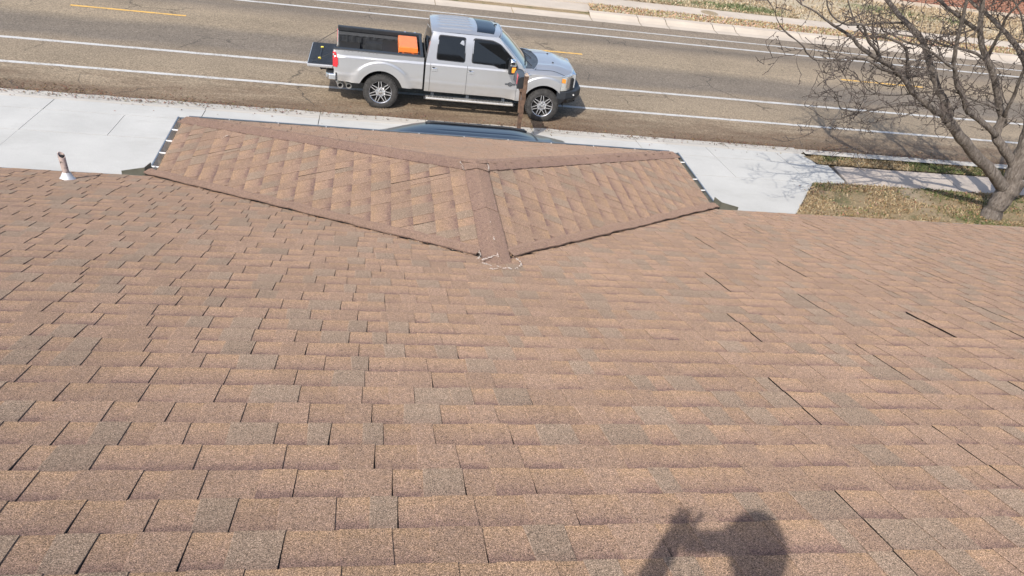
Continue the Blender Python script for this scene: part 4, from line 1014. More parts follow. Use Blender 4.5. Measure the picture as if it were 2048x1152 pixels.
# orange box in the bed
tb = tag(empty('toolbox', (truck.location.x + .62, truck.location.y + .18, .887)), 'bright orange metal toolbox standing in the bed of the silver pickup behind its cab', 'toolbox')
b = MB(); b.box((0, 0, .155), (.46, .95, .31)); b.build('box_body', M['orange'], tb, bevel=.012)
b = MB(); b.box((0, 0, .385), (.475, .97, .13), taper=.97); b.build('lid', M['orange'], tb, bevel=.015)
b = MB(); b.box((0, -.478, .315), (.44, .012, .010)); b.build('lid_gap', M['dark'], tb)
for x in (-.12, .12): b = MB(); b.box((x, -.482, .28), (.05, .014, .07)); b.build('latch', M['orange'], tb, bevel=.004)
b = MB(); b.tube([(.24, -.3, .25), (.29, -.3, .26), (.29, -.18, .26), (.24, -.18, .25)], .008, 6); b.build('handle', M['chrome'], tb)

# ------------------------------------------------------------------ dark blue suv in the driveway (front towards -x)
GZ = zg(11.9) + .035
suv = tag(empty('parked_suv', (1.53, 11.86, GZ - .012)), 'dark blue suv parked in the driveway beyond the garage roof, only its roof showing', 'suv')
S = lambda name, b, mat, par=suv, **k: b.build(name, mat, par, **k)
SB = [(-2.45, .62, .80), (-2.38, .95, .88), (-1.9, 1.06, .94), (-1.25, 1.10, .95), (-.2, 1.12, .95), (1.6, 1.13, .95), (2.25, 1.10, .93), (2.38, .8, .90)]
b = MB()
ring = lambda x, zt, w: [(x, -w, .38), (x, -w * 1.02, .72), (x, -w, zt - .06), (x, -w * .90, zt), (x, 0, zt + .02), (x, w * .90, zt), (x, w, zt - .06), (x, w * 1.02, .72), (x, w, .38)]
b.grid(lambda i, j: ring(*SB[i])[j], range(len(SB)), range(9))
for i in (0, len(SB) - 1): b.add(ring(*SB[i]), [tuple(range(9))])
S('body', b, M['blue'], smooth=True, autos=40)
# roof shell: long, lightly crowned, falling away at both ends
def rsh(u, v):
    x = lerp(-1.78 + .22 * v * v, 1.55 - .10 * v * v, u); w = .72 - .05 * u - .10 * (1 - sstep(0, .42, u))
    z = 1.775 + .06 * (1 - abs(v) ** 2.6) - .20 * (1 - sstep(0, .42, u)) ** 1.4 - .10 * sstep(.75, 1, u) ** 1.5
    for c in (-.34, .34): z -= .007 * (1 - sstep(.012, .03, abs(v - c))) * sstep(.36, .44, u) * (1 - sstep(.82, .88, u))
    return (x, v * w, z)
b = MB(); b.grid(rsh, [i / 40 for i in range(41)], [-1 + i / 24 for i in range(49)]); S('roof', b, M['blue'], smooth=True)
b = MB()
for s in (-1, 1): b.grid(lambda u, k: [tuple(Vector(rsh(u, s))), (lerp(-1.45, 2.15, u), s * .90, 1.10)][k], [i / 20 for i in range(21)], (0, 1))
S('side_window', b, M['glass'], smooth=True)
b = MB(); b.grid(lambda v, k: [tuple(rsh(0, v)), (-2.0 + .25 * v * v, v * .84, 1.12)][k], [-1 + i / 8 for i in range(17)], (0, 1)); S('windscreen', b, M['glass'], smooth=True)
b = MB(); b.grid(lambda v, k: [tuple(rsh(1, v)), (1.86 - .08 * v * v, v * .66, 1.62)][k], [-1 + i / 8 for i in range(17)], (0, 1)); b.add([(1.70, y, 1.60) for y in (-.6, .6)] + [(2.22, y, 1.10) for y in (-.8, .8)], [(0, 1, 3, 2)]); S('spoiler', b, M['blue'], smooth=True)
for s in (-1, 1):
    b = MB(); pts = []; rs = []
    for i in range(21):
        u = .33 + .55 * i / 20; p = Vector(rsh(u, s * .86)); lift = .008 * math.sin(math.pi * min(1, max(0, (i / 20))) ) ** .35; pts.append(p + Vector((0, s * .010, .006 + lift))); rs.append(.020)
    b.tube(pts, rs, 8); S('roof_rail', b, M['black'], smooth=True)
    for u in (.36, .62, .85):
        q = MB(); p = Vector(rsh(u, s * .90)); q.box((p.x, p.y + s * .01, p.z + .012), (.13 if u != .62 else .09, .035, .04)); S('rail_foot', q, M['cowl'], bevel=.012)
b = MB(); b.add([(1.22, -.02, 1.755), (1.22, .02, 1.755), (1.44, .035, 1.735), (1.44, -.035, 1.735), (1.42, 0, 1.83), (1.38, 0, 1.83)], [(0, 1, 5), (1, 2, 4, 5), (2, 3, 4), (3, 0, 5, 4)]); S('roof_antenna', b, M['black'])
b = MB(); b.grid(lambda v, k: tuple(Vector(rsh(.90 + .012 * k, v)) + Vector((0, 0, .002))), [-1 + i / 8 for i in range(17)], (0, 1)); S('roof_seam', b, M['black'])
for x in (-1.5, 1.45):
    for s in (-1, 1):
        w = empty('wheel', (x, s * .84, .37)); w.parent = suv; f = lambda u, v, h: (u, s * h, v)
        q = MB(); q.lathe([(.24, -.11), (.34, -.12), (.37, -.08), (.37, .08), (.34, .12), (.24, .11)], f, 28, closed=True); q.build('tyre', M['tire'], w, smooth=True)
        q = MB(); q.lathe([(0, .06), (.06, .08), (.23, .06), (.245, .1)], f, 20); q.build('rim', M['alloy'], w, smooth=True)

# ------------------------------------------------------------------ mailbox on its post
PX, PY = 3.385, 16.95; PZ = zg(PY)
mb_ = tag(empty('mailbox', (PX, PY, PZ)), 'dark grey mailbox on a weathered brown wooden post at the kerb', 'mailbox')
b = MB(); n = 14; vs = []
for i in range(n + 1):
    t = i / n; z = -.3 + t * 1.92; w = .043 + .003 * math.sin(i * 1.9); j = .008 * math.sin(i * 2.7)
    for sx, sy in ((-1, -1), (1, -1), (1, 1), (-1, 1)): vs.append((sx * w + j - .028 * (1 - t) + .02, sy * w, z))
b.add(vs, [(i * 4 + j, i * 4 + (j + 1) % 4, (i + 1) * 4 + (j + 1) % 4, (i + 1) * 4 + j) for i in range(n) for j in range(4)] + [(0, 1, 2, 3)])
b.build('post', M['wood'], mb_)
b = MB(); b.add([vs[-4], vs[-3], vs[-2], vs[-1], (vs[-4][0] + .02, 0, 1.69), (vs[-3][0] - .02, 0, 1.665)], [(0, 1, 5, 4), (2, 3, 4, 5), (1, 2, 5), (3, 0, 4)]); b.build('post_top', M['wood_end'], mb_)
b = MB(); b.box((-.03, .30, 1.265), (.12, .62, .045)); b.box((-.05, .05, 1.0), (.04, .04, .5), rot=Matrix.Rotation(rad(-16), 3, 'X')); b.build('arm', M['wood'], mb_)
b = MB(); pr = [(-.105, 0), (.105, 0), (.105, .17)] + [(.105 * math.cos(math.pi * i / 10), .17 + .09 * math.sin(math.pi * i / 10)) for i in range(1, 10)] + [(-.105, .17)]
b.prism(pr, lambda p, d: (p[0] - .04, d, p[1] + 1.29), .07, .60); b.build('box', M['mailbox'], mb_, bevel=.006)
for ya_, yb_ in ((.595, .62), (.062, .078)): b = MB(); b.prism([(p[0] * 1.06, p[1] * 1.05 - .004) for p in pr], lambda p, d: (p[0] - .04, d, p[1] + 1.29), ya_, yb_); b.build('box_rim', M['black'], mb_)
b = MB(); b.box((-.155, .15, 1.47), (.012, .05, .20)); b.box((-.152, .175, 1.54), (.012, .12, .07)); b.build('flag', M['flag'], mb_)

# ------------------------------------------------------------------ trees
def smooth_path(pts, sub=4, jit=.0, rg=R_):
    out = []
    for i in range(len(pts) - 1):
        p0, p1, p2, p3 = pts[max(i - 1, 0)], pts[i], pts[i + 1], pts[min(i + 2, len(pts) - 1)]
        for k in range(sub):
            t = k / sub; q = []
            for c in range(4):
                a, b_, c_, d_ = p0[c], p1[c], p2[c], p3[c]
                q.append(.5 * ((2 * b_) + (c_ - a) * t + (2 * a - 5 * b_ + 4 * c_ - d_) * t * t + (3 * b_ - a - 3 * c_ + d_) * t ** 3))
            out.append((Vector(q[:3]) + Vector((rg.uniform(-1, 1), rg.uniform(-1, 1), rg.uniform(-1, 1))) * jit * q[3], max(q[3], .003)))
    out.append((Vector(pts[-1][:3]), pts[-1][3])); return out
def twig(b, p, d, L, r, depth, rg, rmin=.0055):
    n = max(3, int(L / .11)); pts = [p.copy()]; rs = [r]; q = p.copy(); d = d.normalized(); spots = []
    for i in range(n):
        d = (d + Vector((rg.uniform(-1, 1), rg.uniform(-1, 1), rg.uniform(-.8, 1.0))) * .36).normalized(); q = q + d * (L / n); pts.append(q.copy()); rs.append(max(rmin, r * (1 - .75 * (i + 1) / n))); spots.append((q.copy(), d.copy(), rs[-1]))
    b.tube(pts, rs, 4 if r < .012 else 5, cap=False)
    if depth > 0:
        for (q, dd, rr) in spots:
            if rg.random() < .72:
                side = dd.cross(Vector((rg.uniform(-1, 1), rg.uniform(-1, 1), rg.uniform(-1, 1))))
                if side.length < .05: continue
                twig(b, q, dd * rg.uniform(.3, .9) + side.normalized() * rg.uniform(.5, 1.0), L * rg.uniform(.25, .60), max(rmin, rr * .75), depth - 1, rg, rmin)
    elif rg.random() < .8:
        for (q, dd, rr) in spots[::1]:
            if rg.random() < .5:
                e = dd.cross(Vector((rg.uniform(-1, 1), rg.uniform(-1, 1), rg.uniform(-1, 1)))) ; 
                if e.length > .1: b.tube([q, q + e.normalized() * .035], [rmin * 1.5, rmin * 1.2], 4, cap=False)
LIMBS = [
('T',[(14.25, 14.25, 0.08, 0.26), (14.14, 14.28, 0.47, 0.27), (14.09, 14.32, 0.76, 0.28), (14.06, 14.35, 1.1, 0.29)]),
('A',[(14.06, 14.35, 0.92, 0.17), (13.82, 14.32, 1.07, 0.16), (13.38, 14.29, 1.38, 0.15), (12.76, 14.26, 1.76, 0.14), (12.26, 14.23, 2.1, 0.13), (11.75, 14.2, 2.45, 0.12)]),
('A1',[(11.75, 14.2, 2.45, 0.085), (11.53, 14.15, 2.58, 0.08), (11.32, 14.09, 2.64, 0.076), (10.95, 14.04, 2.82, 0.071), (10.51, 13.99, 3.05, 0.066), (10.26, 13.93, 3.24, 0.061), (9.88, 13.88, 3.48, 0.057), (9.5, 13.83, 3.62, 0.052), (9.13, 13.77, 3.76, 0.047), (8.85, 13.72, 3.89, 0.042), (8.66, 13.67, 4.02, 0.038), (8.37, 13.61, 4.14, 0.033), (8.11, 13.56, 4.24, 0.028), (7.84, 13.51, 4.36, 0.023), (7.62, 13.45, 4.46, 0.019), (7.32, 13.4, 4.55, 0.014)]),
('A2',[(11.75, 14.2, 2.45, 0.1), (11.83, 14.34, 2.56, 0.095), (11.71, 14.48, 2.76, 0.09), (11.58, 14.62, 2.93, 0.085), (11.32, 14.76, 3.3, 0.08), (11.11, 14.9, 3.66, 0.075), (10.91, 15.04, 3.9, 0.07), (10.64, 15.18, 4.07, 0.065), (10.42, 15.32, 4.24, 0.06), (10.24, 15.46, 4.4, 0.055), (10.0, 15.6, 4.63, 0.05)]),
('B',[(14.09, 14.35, 1.08, 0.13), (14.02, 14.4, 1.44, 0.124), (13.63, 14.44, 1.8, 0.118), (13.31, 14.49, 2.06, 0.112), (13.28, 14.54, 2.27, 0.106), (13.31, 14.58, 2.53, 0.1), (13.27, 14.63, 2.56, 0.094), (13.04, 14.68, 2.9, 0.087), (12.73, 14.72, 3.33, 0.081), (12.45, 14.77, 3.63, 0.075), (12.23, 14.81, 3.89, 0.069), (12.07, 14.86, 4.21, 0.063), (11.97, 14.91, 4.53, 0.057), (11.87, 14.95, 4.84, 0.051), (11.64, 15.0, 5.24, 0.045)]),
('C',[(14.08, 14.35, 1.23, 0.22), (14.05, 14.39, 1.68, 0.199), (14.0, 14.42, 2.09, 0.177), (13.96, 14.46, 2.44, 0.156), (13.78, 14.49, 2.95, 0.134), (13.56, 14.53, 3.5, 0.113), (13.22, 14.56, 4.09, 0.091), (13.01, 14.6, 4.66, 0.07)]),
('C1',[(13.45, 14.6, 2.39, 0.05), (13.23, 14.48, 2.61, 0.046), (13.12, 14.36, 3.0, 0.042), (12.97, 14.24, 3.32, 0.038), (12.83, 14.12, 3.67, 0.034), (12.59, 14.0, 4.08, 0.03)]),
('D',[(13.24, 14.45, 2.13, 0.075), (12.85, 14.39, 2.34, 0.071), (12.33, 14.32, 2.58, 0.068), (12.1, 14.26, 2.69, 0.064), (11.83, 14.2, 2.98, 0.06), (11.55, 14.14, 3.2, 0.056), (11.33, 14.07, 3.48, 0.052), (11.16, 14.01, 3.66, 0.049), (11.02, 13.95, 3.95, 0.045), (10.89, 13.89, 4.31, 0.041), (10.77, 13.82, 4.61, 0.037), (10.66, 13.76, 4.88, 0.034), (10.49, 13.7, 5.19, 0.03)]),
('D1',[(11.19, 14.0, 3.57, 0.035), (10.82, 13.91, 3.72, 0.032), (10.46, 13.83, 3.87, 0.028), (10.09, 13.74, 3.99, 0.025), (9.8, 13.66, 4.04, 0.022), (9.54, 13.57, 4.11, 0.019), (9.26, 13.49, 4.2, 0.015), (8.94, 13.4, 4.2, 0.012)]),
('E',[(14.0, 14.4, 2.01, 0.09), (13.6, 14.6, 3.22, 0.081), (13.34, 14.8, 3.67, 0.073), (13.03, 15.0, 3.99, 0.064), (12.83, 15.2, 4.16, 0.056), (12.59, 15.4, 4.33, 0.047), (12.23, 15.6, 4.52, 0.039), (12.12, 15.8, 4.66, 0.03)]),
('E1',[(12.5, 14.8, 3.65, 0.045), (12.39, 14.68, 3.9, 0.04), (12.32, 14.56, 4.22, 0.035), (12.19, 14.44, 4.51, 0.03), (12.2, 14.32, 4.78, 0.025), (12.19, 14.2, 4.99, 0.02)]),
('F',[(11.08, 14.1, 2.75, 0.03), (10.61, 13.99, 2.78, 0.027), (10.21, 13.88, 2.77, 0.025), (9.79, 13.76, 2.73, 0.022), (9.39, 13.65, 2.66, 0.019), (9.0, 13.54, 2.71, 0.016), (8.75, 13.42, 2.79, 0.013), (8.52, 13.31, 3.05, 0.011), (8.18, 13.2, 3.26, 0.008)]),
('F1',[(10.9, 14.1, 2.65, 0.022), (10.56, 13.94, 2.57, 0.019), (10.01, 13.78, 2.5, 0.016), (9.62, 13.62, 2.44, 0.012), (9.14, 13.46, 2.52, 0.009), (8.89, 13.3, 2.41, 0.006)]),
('F2',[(9.36, 13.6, 2.67, 0.014), (8.84, 13.5, 2.53, 0.012), (8.62, 13.4, 2.44, 0.009), (8.33, 13.3, 2.34, 0.007), (8.11, 13.2, 2.25, 0.005)]),
('F3',[(8.91, 13.4, 2.75, 0.012), (8.61, 13.33, 2.57, 0.011), (8.32, 13.27, 2.65, 0.01), (8.1, 13.2, 2.77, 0.009), (7.89, 13.13, 2.85, 0.007), (7.81, 13.07, 2.95, 0.006), (7.89, 13.0, 3.28, 0.005)]),
('G',[(10.1, 14.0, 3.33, 0.035), (9.73, 13.89, 3.43, 0.033), (9.51, 13.78, 3.49, 0.03), (9.18, 13.67, 3.63, 0.028), (8.74, 13.56, 3.71, 0.025), (8.33, 13.45, 3.66, 0.023), (7.91, 13.35, 3.65, 0.02), (7.61, 13.24, 3.79, 0.018), (7.45, 13.13, 3.92, 0.015), (7.12, 13.02, 4.09, 0.013), (6.84, 12.91, 4.24, 0.01), (6.62, 12.8, 4.42, 0.008)]),
('G1',[(8.06, 13.1, 3.74, 0.012), (8.09, 13.07, 3.61, 0.01), (8.15, 13.03, 3.51, 0.008), (8.28, 13.0, 3.42, 0.006)]),
('H',[(10.41, 14.1, 3.19, 0.04), (10.25, 14.05, 3.47, 0.037), (10.08, 14.0, 3.78, 0.034), (9.88, 13.95, 3.92, 0.032), (9.64, 13.9, 4.0, 0.029), (9.33, 13.85, 4.06, 0.026), (9.0, 13.8, 4.06, 0.023), (8.78, 13.75, 4.17, 0.02), (8.55, 13.7, 4.36, 0.018), (8.36, 13.65, 4.57, 0.015), (8.22, 13.6, 4.73, 0.012)]),
('I',[(9.55, 13.9, 3.6, 0.04), (9.34, 13.81, 3.79, 0.036), (9.04, 13.72, 3.97, 0.033), (8.84, 13.64, 4.16, 0.029), (8.66, 13.55, 4.3, 0.026), (8.33, 13.46, 4.29, 0.022), (8.0, 13.38, 4.39, 0.019), (7.75, 13.29, 4.58, 0.015), (7.6, 13.2, 4.79, 0.012)]),
('J',[(11.23, 14.6, 3.27, 0.02), (10.89, 14.5, 3.21, 0.018), (10.6, 14.4, 3.22, 0.016), (10.35, 14.3, 3.04, 0.014), (10.01, 14.2, 3.05, 0.012), (9.7, 14.1, 3.16, 0.01), (9.4, 14.0, 3.24, 0.008), (9.21, 13.9, 3.38, 0.006)]),
('K',[(12.42, 14.7, 3.59, 0.04), (12.0, 14.58, 3.75, 0.035), (11.51, 14.47, 3.84, 0.031), (11.07, 14.35, 3.9, 0.026), (10.54, 14.23, 4.01, 0.021), (9.95, 14.12, 4.06, 0.017), (9.44, 14.0, 4.11, 0.012)]),
('L',[(12.14, 14.9, 4.13, 0.055), (11.74, 14.78, 4.25, 0.049), (11.28, 14.65, 4.43, 0.042), (10.86, 14.53, 4.59, 0.036), (10.51, 14.4, 4.74, 0.03)]),
('M',[(10.68, 15.3, 4.03, 0.03), (10.27, 15.15, 4.04, 0.026), (9.84, 15.0, 4.02, 0.023), (9.53, 14.85, 3.98, 0.019), (9.21, 14.7, 3.72, 0.015), (8.89, 14.55, 3.52, 0.012), (8.64, 14.4, 3.58, 0.008)]),
('N',[(13.14, 14.6, 2.64, 0.03), (12.84, 14.5, 2.74, 0.027), (12.32, 14.4, 2.86, 0.024), (11.95, 14.3, 2.95, 0.021), (11.49, 14.2, 3.08, 0.017), (11.02, 14.1, 3.1, 0.014), (10.58, 14.0, 3.22, 0.011), (10.32, 13.9, 3.28, 0.008)]),
('O',[(11.32, 14.3, 3.02, 0.022), (10.83, 14.15, 2.99, 0.019), (10.22, 14.0, 2.94, 0.017), (9.74, 13.85, 2.97, 0.014), (9.22, 13.7, 3.0, 0.011), (8.96, 13.55, 3.07, 0.009), (8.7, 13.4, 3.01, 0.006)]),

]
tree = tag(empty('bare_tree', (14.1, 14.28, .28)), 'large bare spreading tree with forked grey trunk in the lawn beside the sidewalk', 'tree')
tput = lambda o, par=tree: (setattr(o, 'parent', par), setattr(o, 'location', -par.location), o)[2]
rt = random.Random(5); tw = MB()
for nm, pts in LIMBS:
    if nm == 'T':
        pts = [(13.86, 14.22, -.15, .30), (13.90, 14.24, .28, .225), (13.97, 14.28, .62, .21), (14.08, 14.32, .92, .235), (14.20, 14.36, 1.20, .22)]
    if nm in ('A', 'B', 'C'): pts = [(14.0, 14.30, .62, .13)] + list(pts)
    path = smooth_path(pts, 4, .10 if nm not in ('T',) else .03, rt)
    sd = 14 if path[0][1] > .12 else (9 if path[0][1] > .04 else 7)
    kr = 1.0 if nm == 'T' else .84
    b = MB(); b.tube([p for p, r in path], [r * kr * (1 + .035 * math.sin(i * 1.7) * (r > .03)) for i, (p, r) in enumerate(path)], sd)
    tput(b.build('trunk' if nm == 'T' else 'limb', M['bark'], smooth=True))
    if nm in ('T',): continue
    acc = 0
    for (p, r), (p2, r2) in zip(path, path[1:]):
        acc += (p2 - p).length
        if r < .11 and acc > (.25 if r > .03 else .15) * (2.4 if p.x < 8.9 else 1):
            acc = 0; d = (p2 - p).normalized(); s = d.cross(Vector((rt.uniform(-1, 1), rt.uniform(-1, 1), rt.uniform(-1, 1)))).normalized()
            big = rt.random() < (.42 if r > .028 else .22)
            twig(tw, p, d * rt.uniform(.2, .9) + s + Vector((0, 0, .15)), rt.uniform(.5, 1.1) if big else rt.uniform(.20, .45), min(r * .6, .015 if big else .009), 2 if big else 1, rt)
    p, r = path[-1]; d = (path[-1][0] - path[-2][0]).normalized()
    if nm in ('A2', 'B', 'C', 'C1', 'D', 'E', 'E1', 'L'):         # the crown goes on above the frame
        for k in range(4 if r > .025 else 2):
            dd = (d + Vector((rt.uniform(-.7, .7), rt.uniform(-.7, .7), rt.uniform(.0, .9)))).normalized(); q = p.copy(); pp = [(q.x, q.y, q.z, r * .8)]
            Lm = rt.uniform(1.2, 2.6); m = 6
            for i in range(m):
                dd = (dd + Vector((rt.uniform(-1, 1), rt.uniform(-1, 1), rt.uniform(-.6, .8))) * .25).normalized(); q = q + dd * Lm / m; pp.append((q.x, q.y, q.z, max(.006, r * .8 * (1 - (i + 1) / m * .85))))
            path2 = smooth_path(pp, 2); b = MB(); b.tube([a for a, _ in path2], [c for _, c in path2], 7); tput(b.build('limb', M['bark'], smooth=True))
            for (a, ra), (a2, _) in zip(path2[2:], path2[3:]):
                s = (a2 - a).cross(Vector((rt.uniform(-1, 1), rt.uniform(-1, 1), rt.uniform(-1, 1)))).normalized()
                twig(tw, a, (a2 - a).normalized() * .6 + s, rt.uniform(.4, 1.0), min(.011, ra * .6), 1, rt)
    else:
        for k in range(2): twig(tw, p, d + Vector((rt.uniform(-.5, .5), rt.uniform(-.5, .5), rt.uniform(-.2, .5))), rt.uniform(.25, .6), r, 1, rt)
# limbs on the side away from the street
for k in range(7):
    a = rt.uniform(-.9, .9); q = Vector((14.15, 14.35, 1.25)); dd = Vector((math.cos(a) * .8, math.sin(a) * .6, 1.0)).normalized(); pp = [(q.x, q.y, q.z, .12)]
    for i in range(8):
        dd = (dd + Vector((rt.uniform(-1, 1), rt.uniform(-1, 1), rt.uniform(-.4, .7))) * .22).normalized(); q = q + dd * .62; pp.append((q.x, q.y, q.z, .12 * (1 - (i + 1) / 9)))
    path2 = smooth_path(pp, 3, .1, rt); b = MB(); b.tube([x_ for x_, _ in path2], [c for _, c in path2], 9); tput(b.build('limb', M['bark'], smooth=True))
    for (x_, ra), (x2, _) in list(zip(path2[4:], path2[5:])):
        s = (x2 - x_).cross(Vector((rt.uniform(-1, 1), rt.uniform(-1, 1), rt.uniform(-1, 1)))).normalized()
        twig(tw, x_, (x2 - x_).normalized() * .6 + s, rt.uniform(.5, 1.2), min(.013, ra * .5), 1, rt)
tag(tput(tw.build('twigs', M['twig'])), kind='stuff')

# ------------------------------------------------------------------ across the street
bh = tag(empty('brick_house', (32, 41, .13)), 'red brick house across the street behind the bare branches', 'house')
b = MB(); b.box((0, 0, 1.4), (15.6, 6.6, 2.8)); b.build('wall', M['brick'], bh)
b = MB(); b.box((.8, -3.36, .06), (17.2, .12, .22)); b.build('footing', M['far_concrete'], bh)
b = MB(); b.add([(-8.4, -3.9, 2.75), (8.4, -3.9, 2.75), (8.4, 3.9, 2.75), (-8.4, 3.9, 2.75), (-6, 0, 4.1), (6, 0, 4.1)], [(0, 1, 5, 4), (1, 2, 5), (2, 3, 4, 5), (3, 0, 4), (3, 2, 1, 0)]); b.build('roof', M['fascia'], bh)
for x in (-4.2, -.6, 3.6):
    b = MB(); b.box((x, -3.31, 1.75), (1.5, .06, 1.1)); fr = b.build('window', M['white'], bh)
    b = MB(); b.box((x, -3.345, 1.75), (1.36, .02, .96)); b.build('pane', M['glass'], fr)
b = MB(); b.box((6.9, -3.34, 1.05), (.95, .06, 2.1)); b.build('door', M['white'], bh)
for x in (2.2, 7.7): b = MB(); b.tube([(x, -3.42, 2.7), (x, -3.42, .3), (x + .05, -3.7, .12)], .045, 6); b.build('downpipe', M['white'], bh)
mc = MB(); f5 = lambda u, v, h: (13.42 + u, 31.58 + v, .134 + h); mc.lathe([(0, .006), (.30, .006), (.315, .003), (.335, .010), (.36, .0)], f5, 32)
for i in range(5): mc.box((13.42, 31.42 + i * .08, .143), (.4 - .12 * abs(i - 2), .02, .005))
tag(mc.build('manhole_cover', M['iron'], smooth=True, autos=30), 'round tan manhole cover set in the far sidewalk', 'manhole cover')
pm = tag(empty('marker_post', (19.55, 36.0, .12)), 'short pale grey post standing in the far lawn at the top edge', 'post')
b = MB(); b.tube([(0, 0, -.2), (0, 0, 1.0)], .06, 10); b.build('pole', M['greypost'], pm, smooth=True, autos=40)
b = MB(); b.lathe([(.16, 0), (.15, .06), (.07, .10)], lambda u, v, h: (u, v, h), 14); b.build('base', M['joint'], pm, smooth=True)  # dark collar stands in for the shadow at the post's foot

# ------------------------------------------------------------------ the photographer, whose shadow falls on the roof
RV, UV = CR.copy(), CU.copy(); C0 = Vector((0, 0, CAMZ))
def off(r, u, s): return C0 + RV * r + UV * u - SUN * s                  # offset across and against the sunlight
person = tag(empty('person', (.02, -.28, roofz(-.28))), 'person standing on the roof with one hand raised, casting the shadow on the shingles', 'person')
HD = off(.180, -.054, .30)
hip = Vector((HD.x + .02, HD.y - .10, roofz(-.3) + .93)); neck = Vector((HD.x, HD.y - .045, HD.z - .20)); chest = Vector((HD.x, HD.y - .08, HD.z - .36)); belly = hip.lerp(chest, .45)
ax = Vector((1, -.15, 0)).normalized()
shL, shR = chest - ax * .19 + Vector((0, 0, .13)), chest + ax * .19 + Vector((0, 0, .13))
wrL, wrR = off(-.092, -.030, .06), off(.135, -.075, .07)
elL = off(-.235, -.30, .16); elR = off(.36, -.30, .20)
kn = lambda s: hip + ax * s * .11 + Vector((0, .04, -.45)); ft = lambda s: Vector((hip.x + ax.x * s * .13, hip.y - .02, roofz(hip.y - .02) + .045))
def skin_body(name, verts, edges, mat, root=0, sub=1, par=person):
    me = bpy.data.meshes.new(name); me.from_pydata([v[0] for v in verts], edges, []); o = bpy.data.objects.new(name, me); col.objects.link(o)
    sk = o.modifiers.new('skin', 'SKIN'); sk.use_smooth_shade = True
    for i, v in enumerate(verts):
        d = me.skin_vertices[0].data[i]; d.radius = (v[1], v[1] if len(v) < 3 else v[2]); d.use_root = (i == root)
    ss = o.modifiers.new('sub', 'SUBSURF'); ss.levels = sub; ss.render_levels = sub
    me.materials.append(mat); o.parent = par; o.location = -par.location; return o
paL = wrL + (wrL - elL).normalized() * .05; paR = wrR + (wrR - elR).normalized() * .03
vb = [(hip, .15, .12), (belly, .145, .11), (chest, .17, .115), (neck, .115, .10), (HD + Vector((0, -.055, -.10)), .100, .085), (HD + Vector((0, -.05, -.02)), .075, .06),
      (shL, .07), (elL, .046), (wrL, .036), (paL, .038), (shR, .07), (elR, .052), (wrR, .034), (paR, .030)]
eb = [(0, 1), (1, 2), (2, 3), (3, 4), (4, 5), (2, 6), (6, 7), (7, 8), (8, 9), (2, 10), (10, 11), (11, 12), (12, 13)]
for s in (-1, 1):
    i = len(vb); vb += [(hip + ax * s * .10 + Vector((0, 0, -.08)), .095), (kn(s), .065), (ft(s), .045), (ft(s) + Vector((.02 * s, .17, -.062)), .040)]; eb += [(0, i), (i, i + 1), (i + 1, i + 2), (i + 2, i + 3)]
skin_body('body', vb, eb, M['cloth'], 0, 2)
fw = Vector((.30, .90, -.30)).normalized(); sd_ = fw.cross(Vector((0, 0, 1))).normalized(); hu = sd_.cross(fw)
hp = lambda x, y, z: HD + sd_ * x + fw * y + hu * z
b = MB()
def head_pt(a, t):
    ph = math.pi * t; r = math.sin(ph); z = .128 * math.cos(ph); jaw = 1 - .22 * sstep(0, -.11, z) if z < 0 else 1
    x, y = .090 * jaw * r * math.cos(a), .102 * r * math.sin(a) * (1 - .12 * (z < -.03))
    brow = -.010 * math.exp(-((z - .008) / .018) ** 2) * max(0, math.sin(a)) ** 6
    return tuple(hp(x, y + brow, z))
b.grid(head_pt, [6.2832 * i / 28 for i in range(29)], [i / 20 for i in range(21)]); hd = b.build('head', M['skin'], person, smooth=True); hd.location = -person.location
def face(name, mb__, mat, **k): o_ = mb__.build(name, mat, hd, smooth=True, **k); return o_
b = MB(); b.tube([hp(0, .088, .012), hp(0, .103, -.010), hp(0, .116, -.032), hp(0, .096, -.040)], [.009, .011, .014, .010], 8); face('nose', b, M['skin'])
for s in (-1, 1):
    b = MB(); b.tube([hp(s * .018, .086, .008), hp(s * .045, .078, .008)], [.007, .007], 8); face('eye', b, M['white'])
    b = MB(); b.tube([hp(s * .082, .0, .022), hp(s * .094, -.008, .012), hp(s * .093, -.008, -.018), hp(s * .082, .0, -.034)], [.008, .011, .010, .006], 7); face('ear', b, M['skin'])
b = MB(); b.tube([hp(-.024, .083, -.066), hp(0, .091, -.066), hp(.024, .083, -.066)], [.004, .007, .004], 7); face('mouth', b, M['flag'])
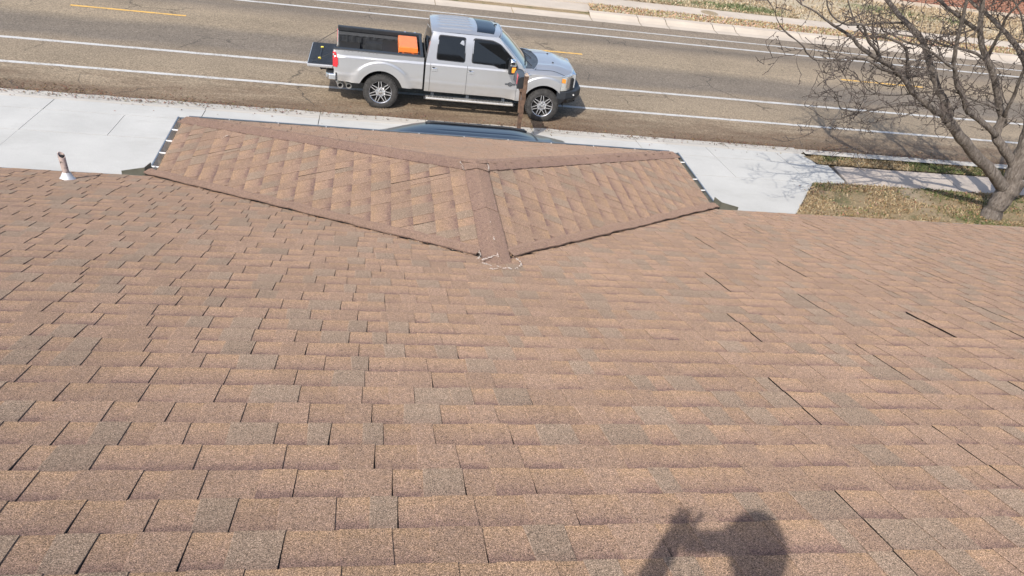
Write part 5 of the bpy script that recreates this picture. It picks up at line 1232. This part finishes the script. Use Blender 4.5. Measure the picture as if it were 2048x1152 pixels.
b = MB(); b.grid(lambda a, t: tuple(HD + (Vector(head_pt(a, t * (.36 + .28 * (1 - max(0, math.sin(a)) ** .7)))) - HD) * 1.10), [6.2832 * i / 28 for i in range(29)], [i / 10 for i in range(11)]); face('hair', b, M['hair'])
lg = [(hip + Vector((0, 0, .02)), .155, .125)]; le = []
for s in (-1, 1):
    i = len(lg); lg += [(hip + ax * s * .10 + Vector((0, 0, -.08)), .105), (kn(s), .075), (ft(s) + Vector((0, 0, .05)), .056)]; le += [(0, i), (i, i + 1), (i + 1, i + 2)]
skin_body('trousers', lg, le, M['trouser'], 0, 2)
def hand(wr, tips, thumb):
    palm = wr.lerp(sum((Vector(t[1]) for t in tips), Vector()) / 4, .48); v = [(wr, .040), (palm, .052, .040)]; e = [(0, 1)]
    for kn_, tp in tips:
        i = len(v); k, t = Vector(kn_), Vector(tp); m = k.lerp(t, .55) + (k - wr).normalized() * .006; v += [(k, .0125), (m, .0120), (t, .0110)]; e += [(1, i), (i, i + 1), (i + 1, i + 2)]
    i = len(v); v += [(Vector(thumb[0]), .012), (Vector(thumb[1]), .0095)]; e += [(1, i), (i, i + 1)]
    skin_body('hand', v, e, M['skin'], 0, 1)
hand(wrL, [(off(-.084, .016, .03), off(-.096, .066, .025)), (off(-.068, .026, .03), off(-.068, .096, .02)), (off(-.050, .024, .02), off(-.038, .090, .015)), (off(-.036, .012, .02), off(.012, .074, .01))], (off(-.055, -.028, .02), off(-.020, -.030, .014)))
hand(wrR, [(off(.105, .0, .05), off(.085, .028, .03)), (off(.10, -.012, .05), off(.078, .010, .03)), (off(.10, -.03, .05), off(.080, -.012, .03)), (off(.10, -.045, .05), off(.082, -.035, .03))], (off(.105, -.06, .03), off(.07, -.055, .018)))
ph = tag(empty('phone', C0 + CF * -.016), 'dark smartphone held level in front of the face on the roof', 'phone')
b = MB(); m3 = Matrix((CR, CU, CF)).transposed(); b.box((0, 0, 0), (.160, .075, .009), rot=m3); b2 = b.build('shell', M['phone'], ph, bevel=.003)
b2.location = CR * .022 + CU * -.020
b = MB(); f6 = lambda u, v, h: tuple(CR * u + CU * v + CF * h); b.lathe([(0, .006), (.007, .006), (.009, .0045)], f6, 16); b.build('lens', M['glass'], ph)
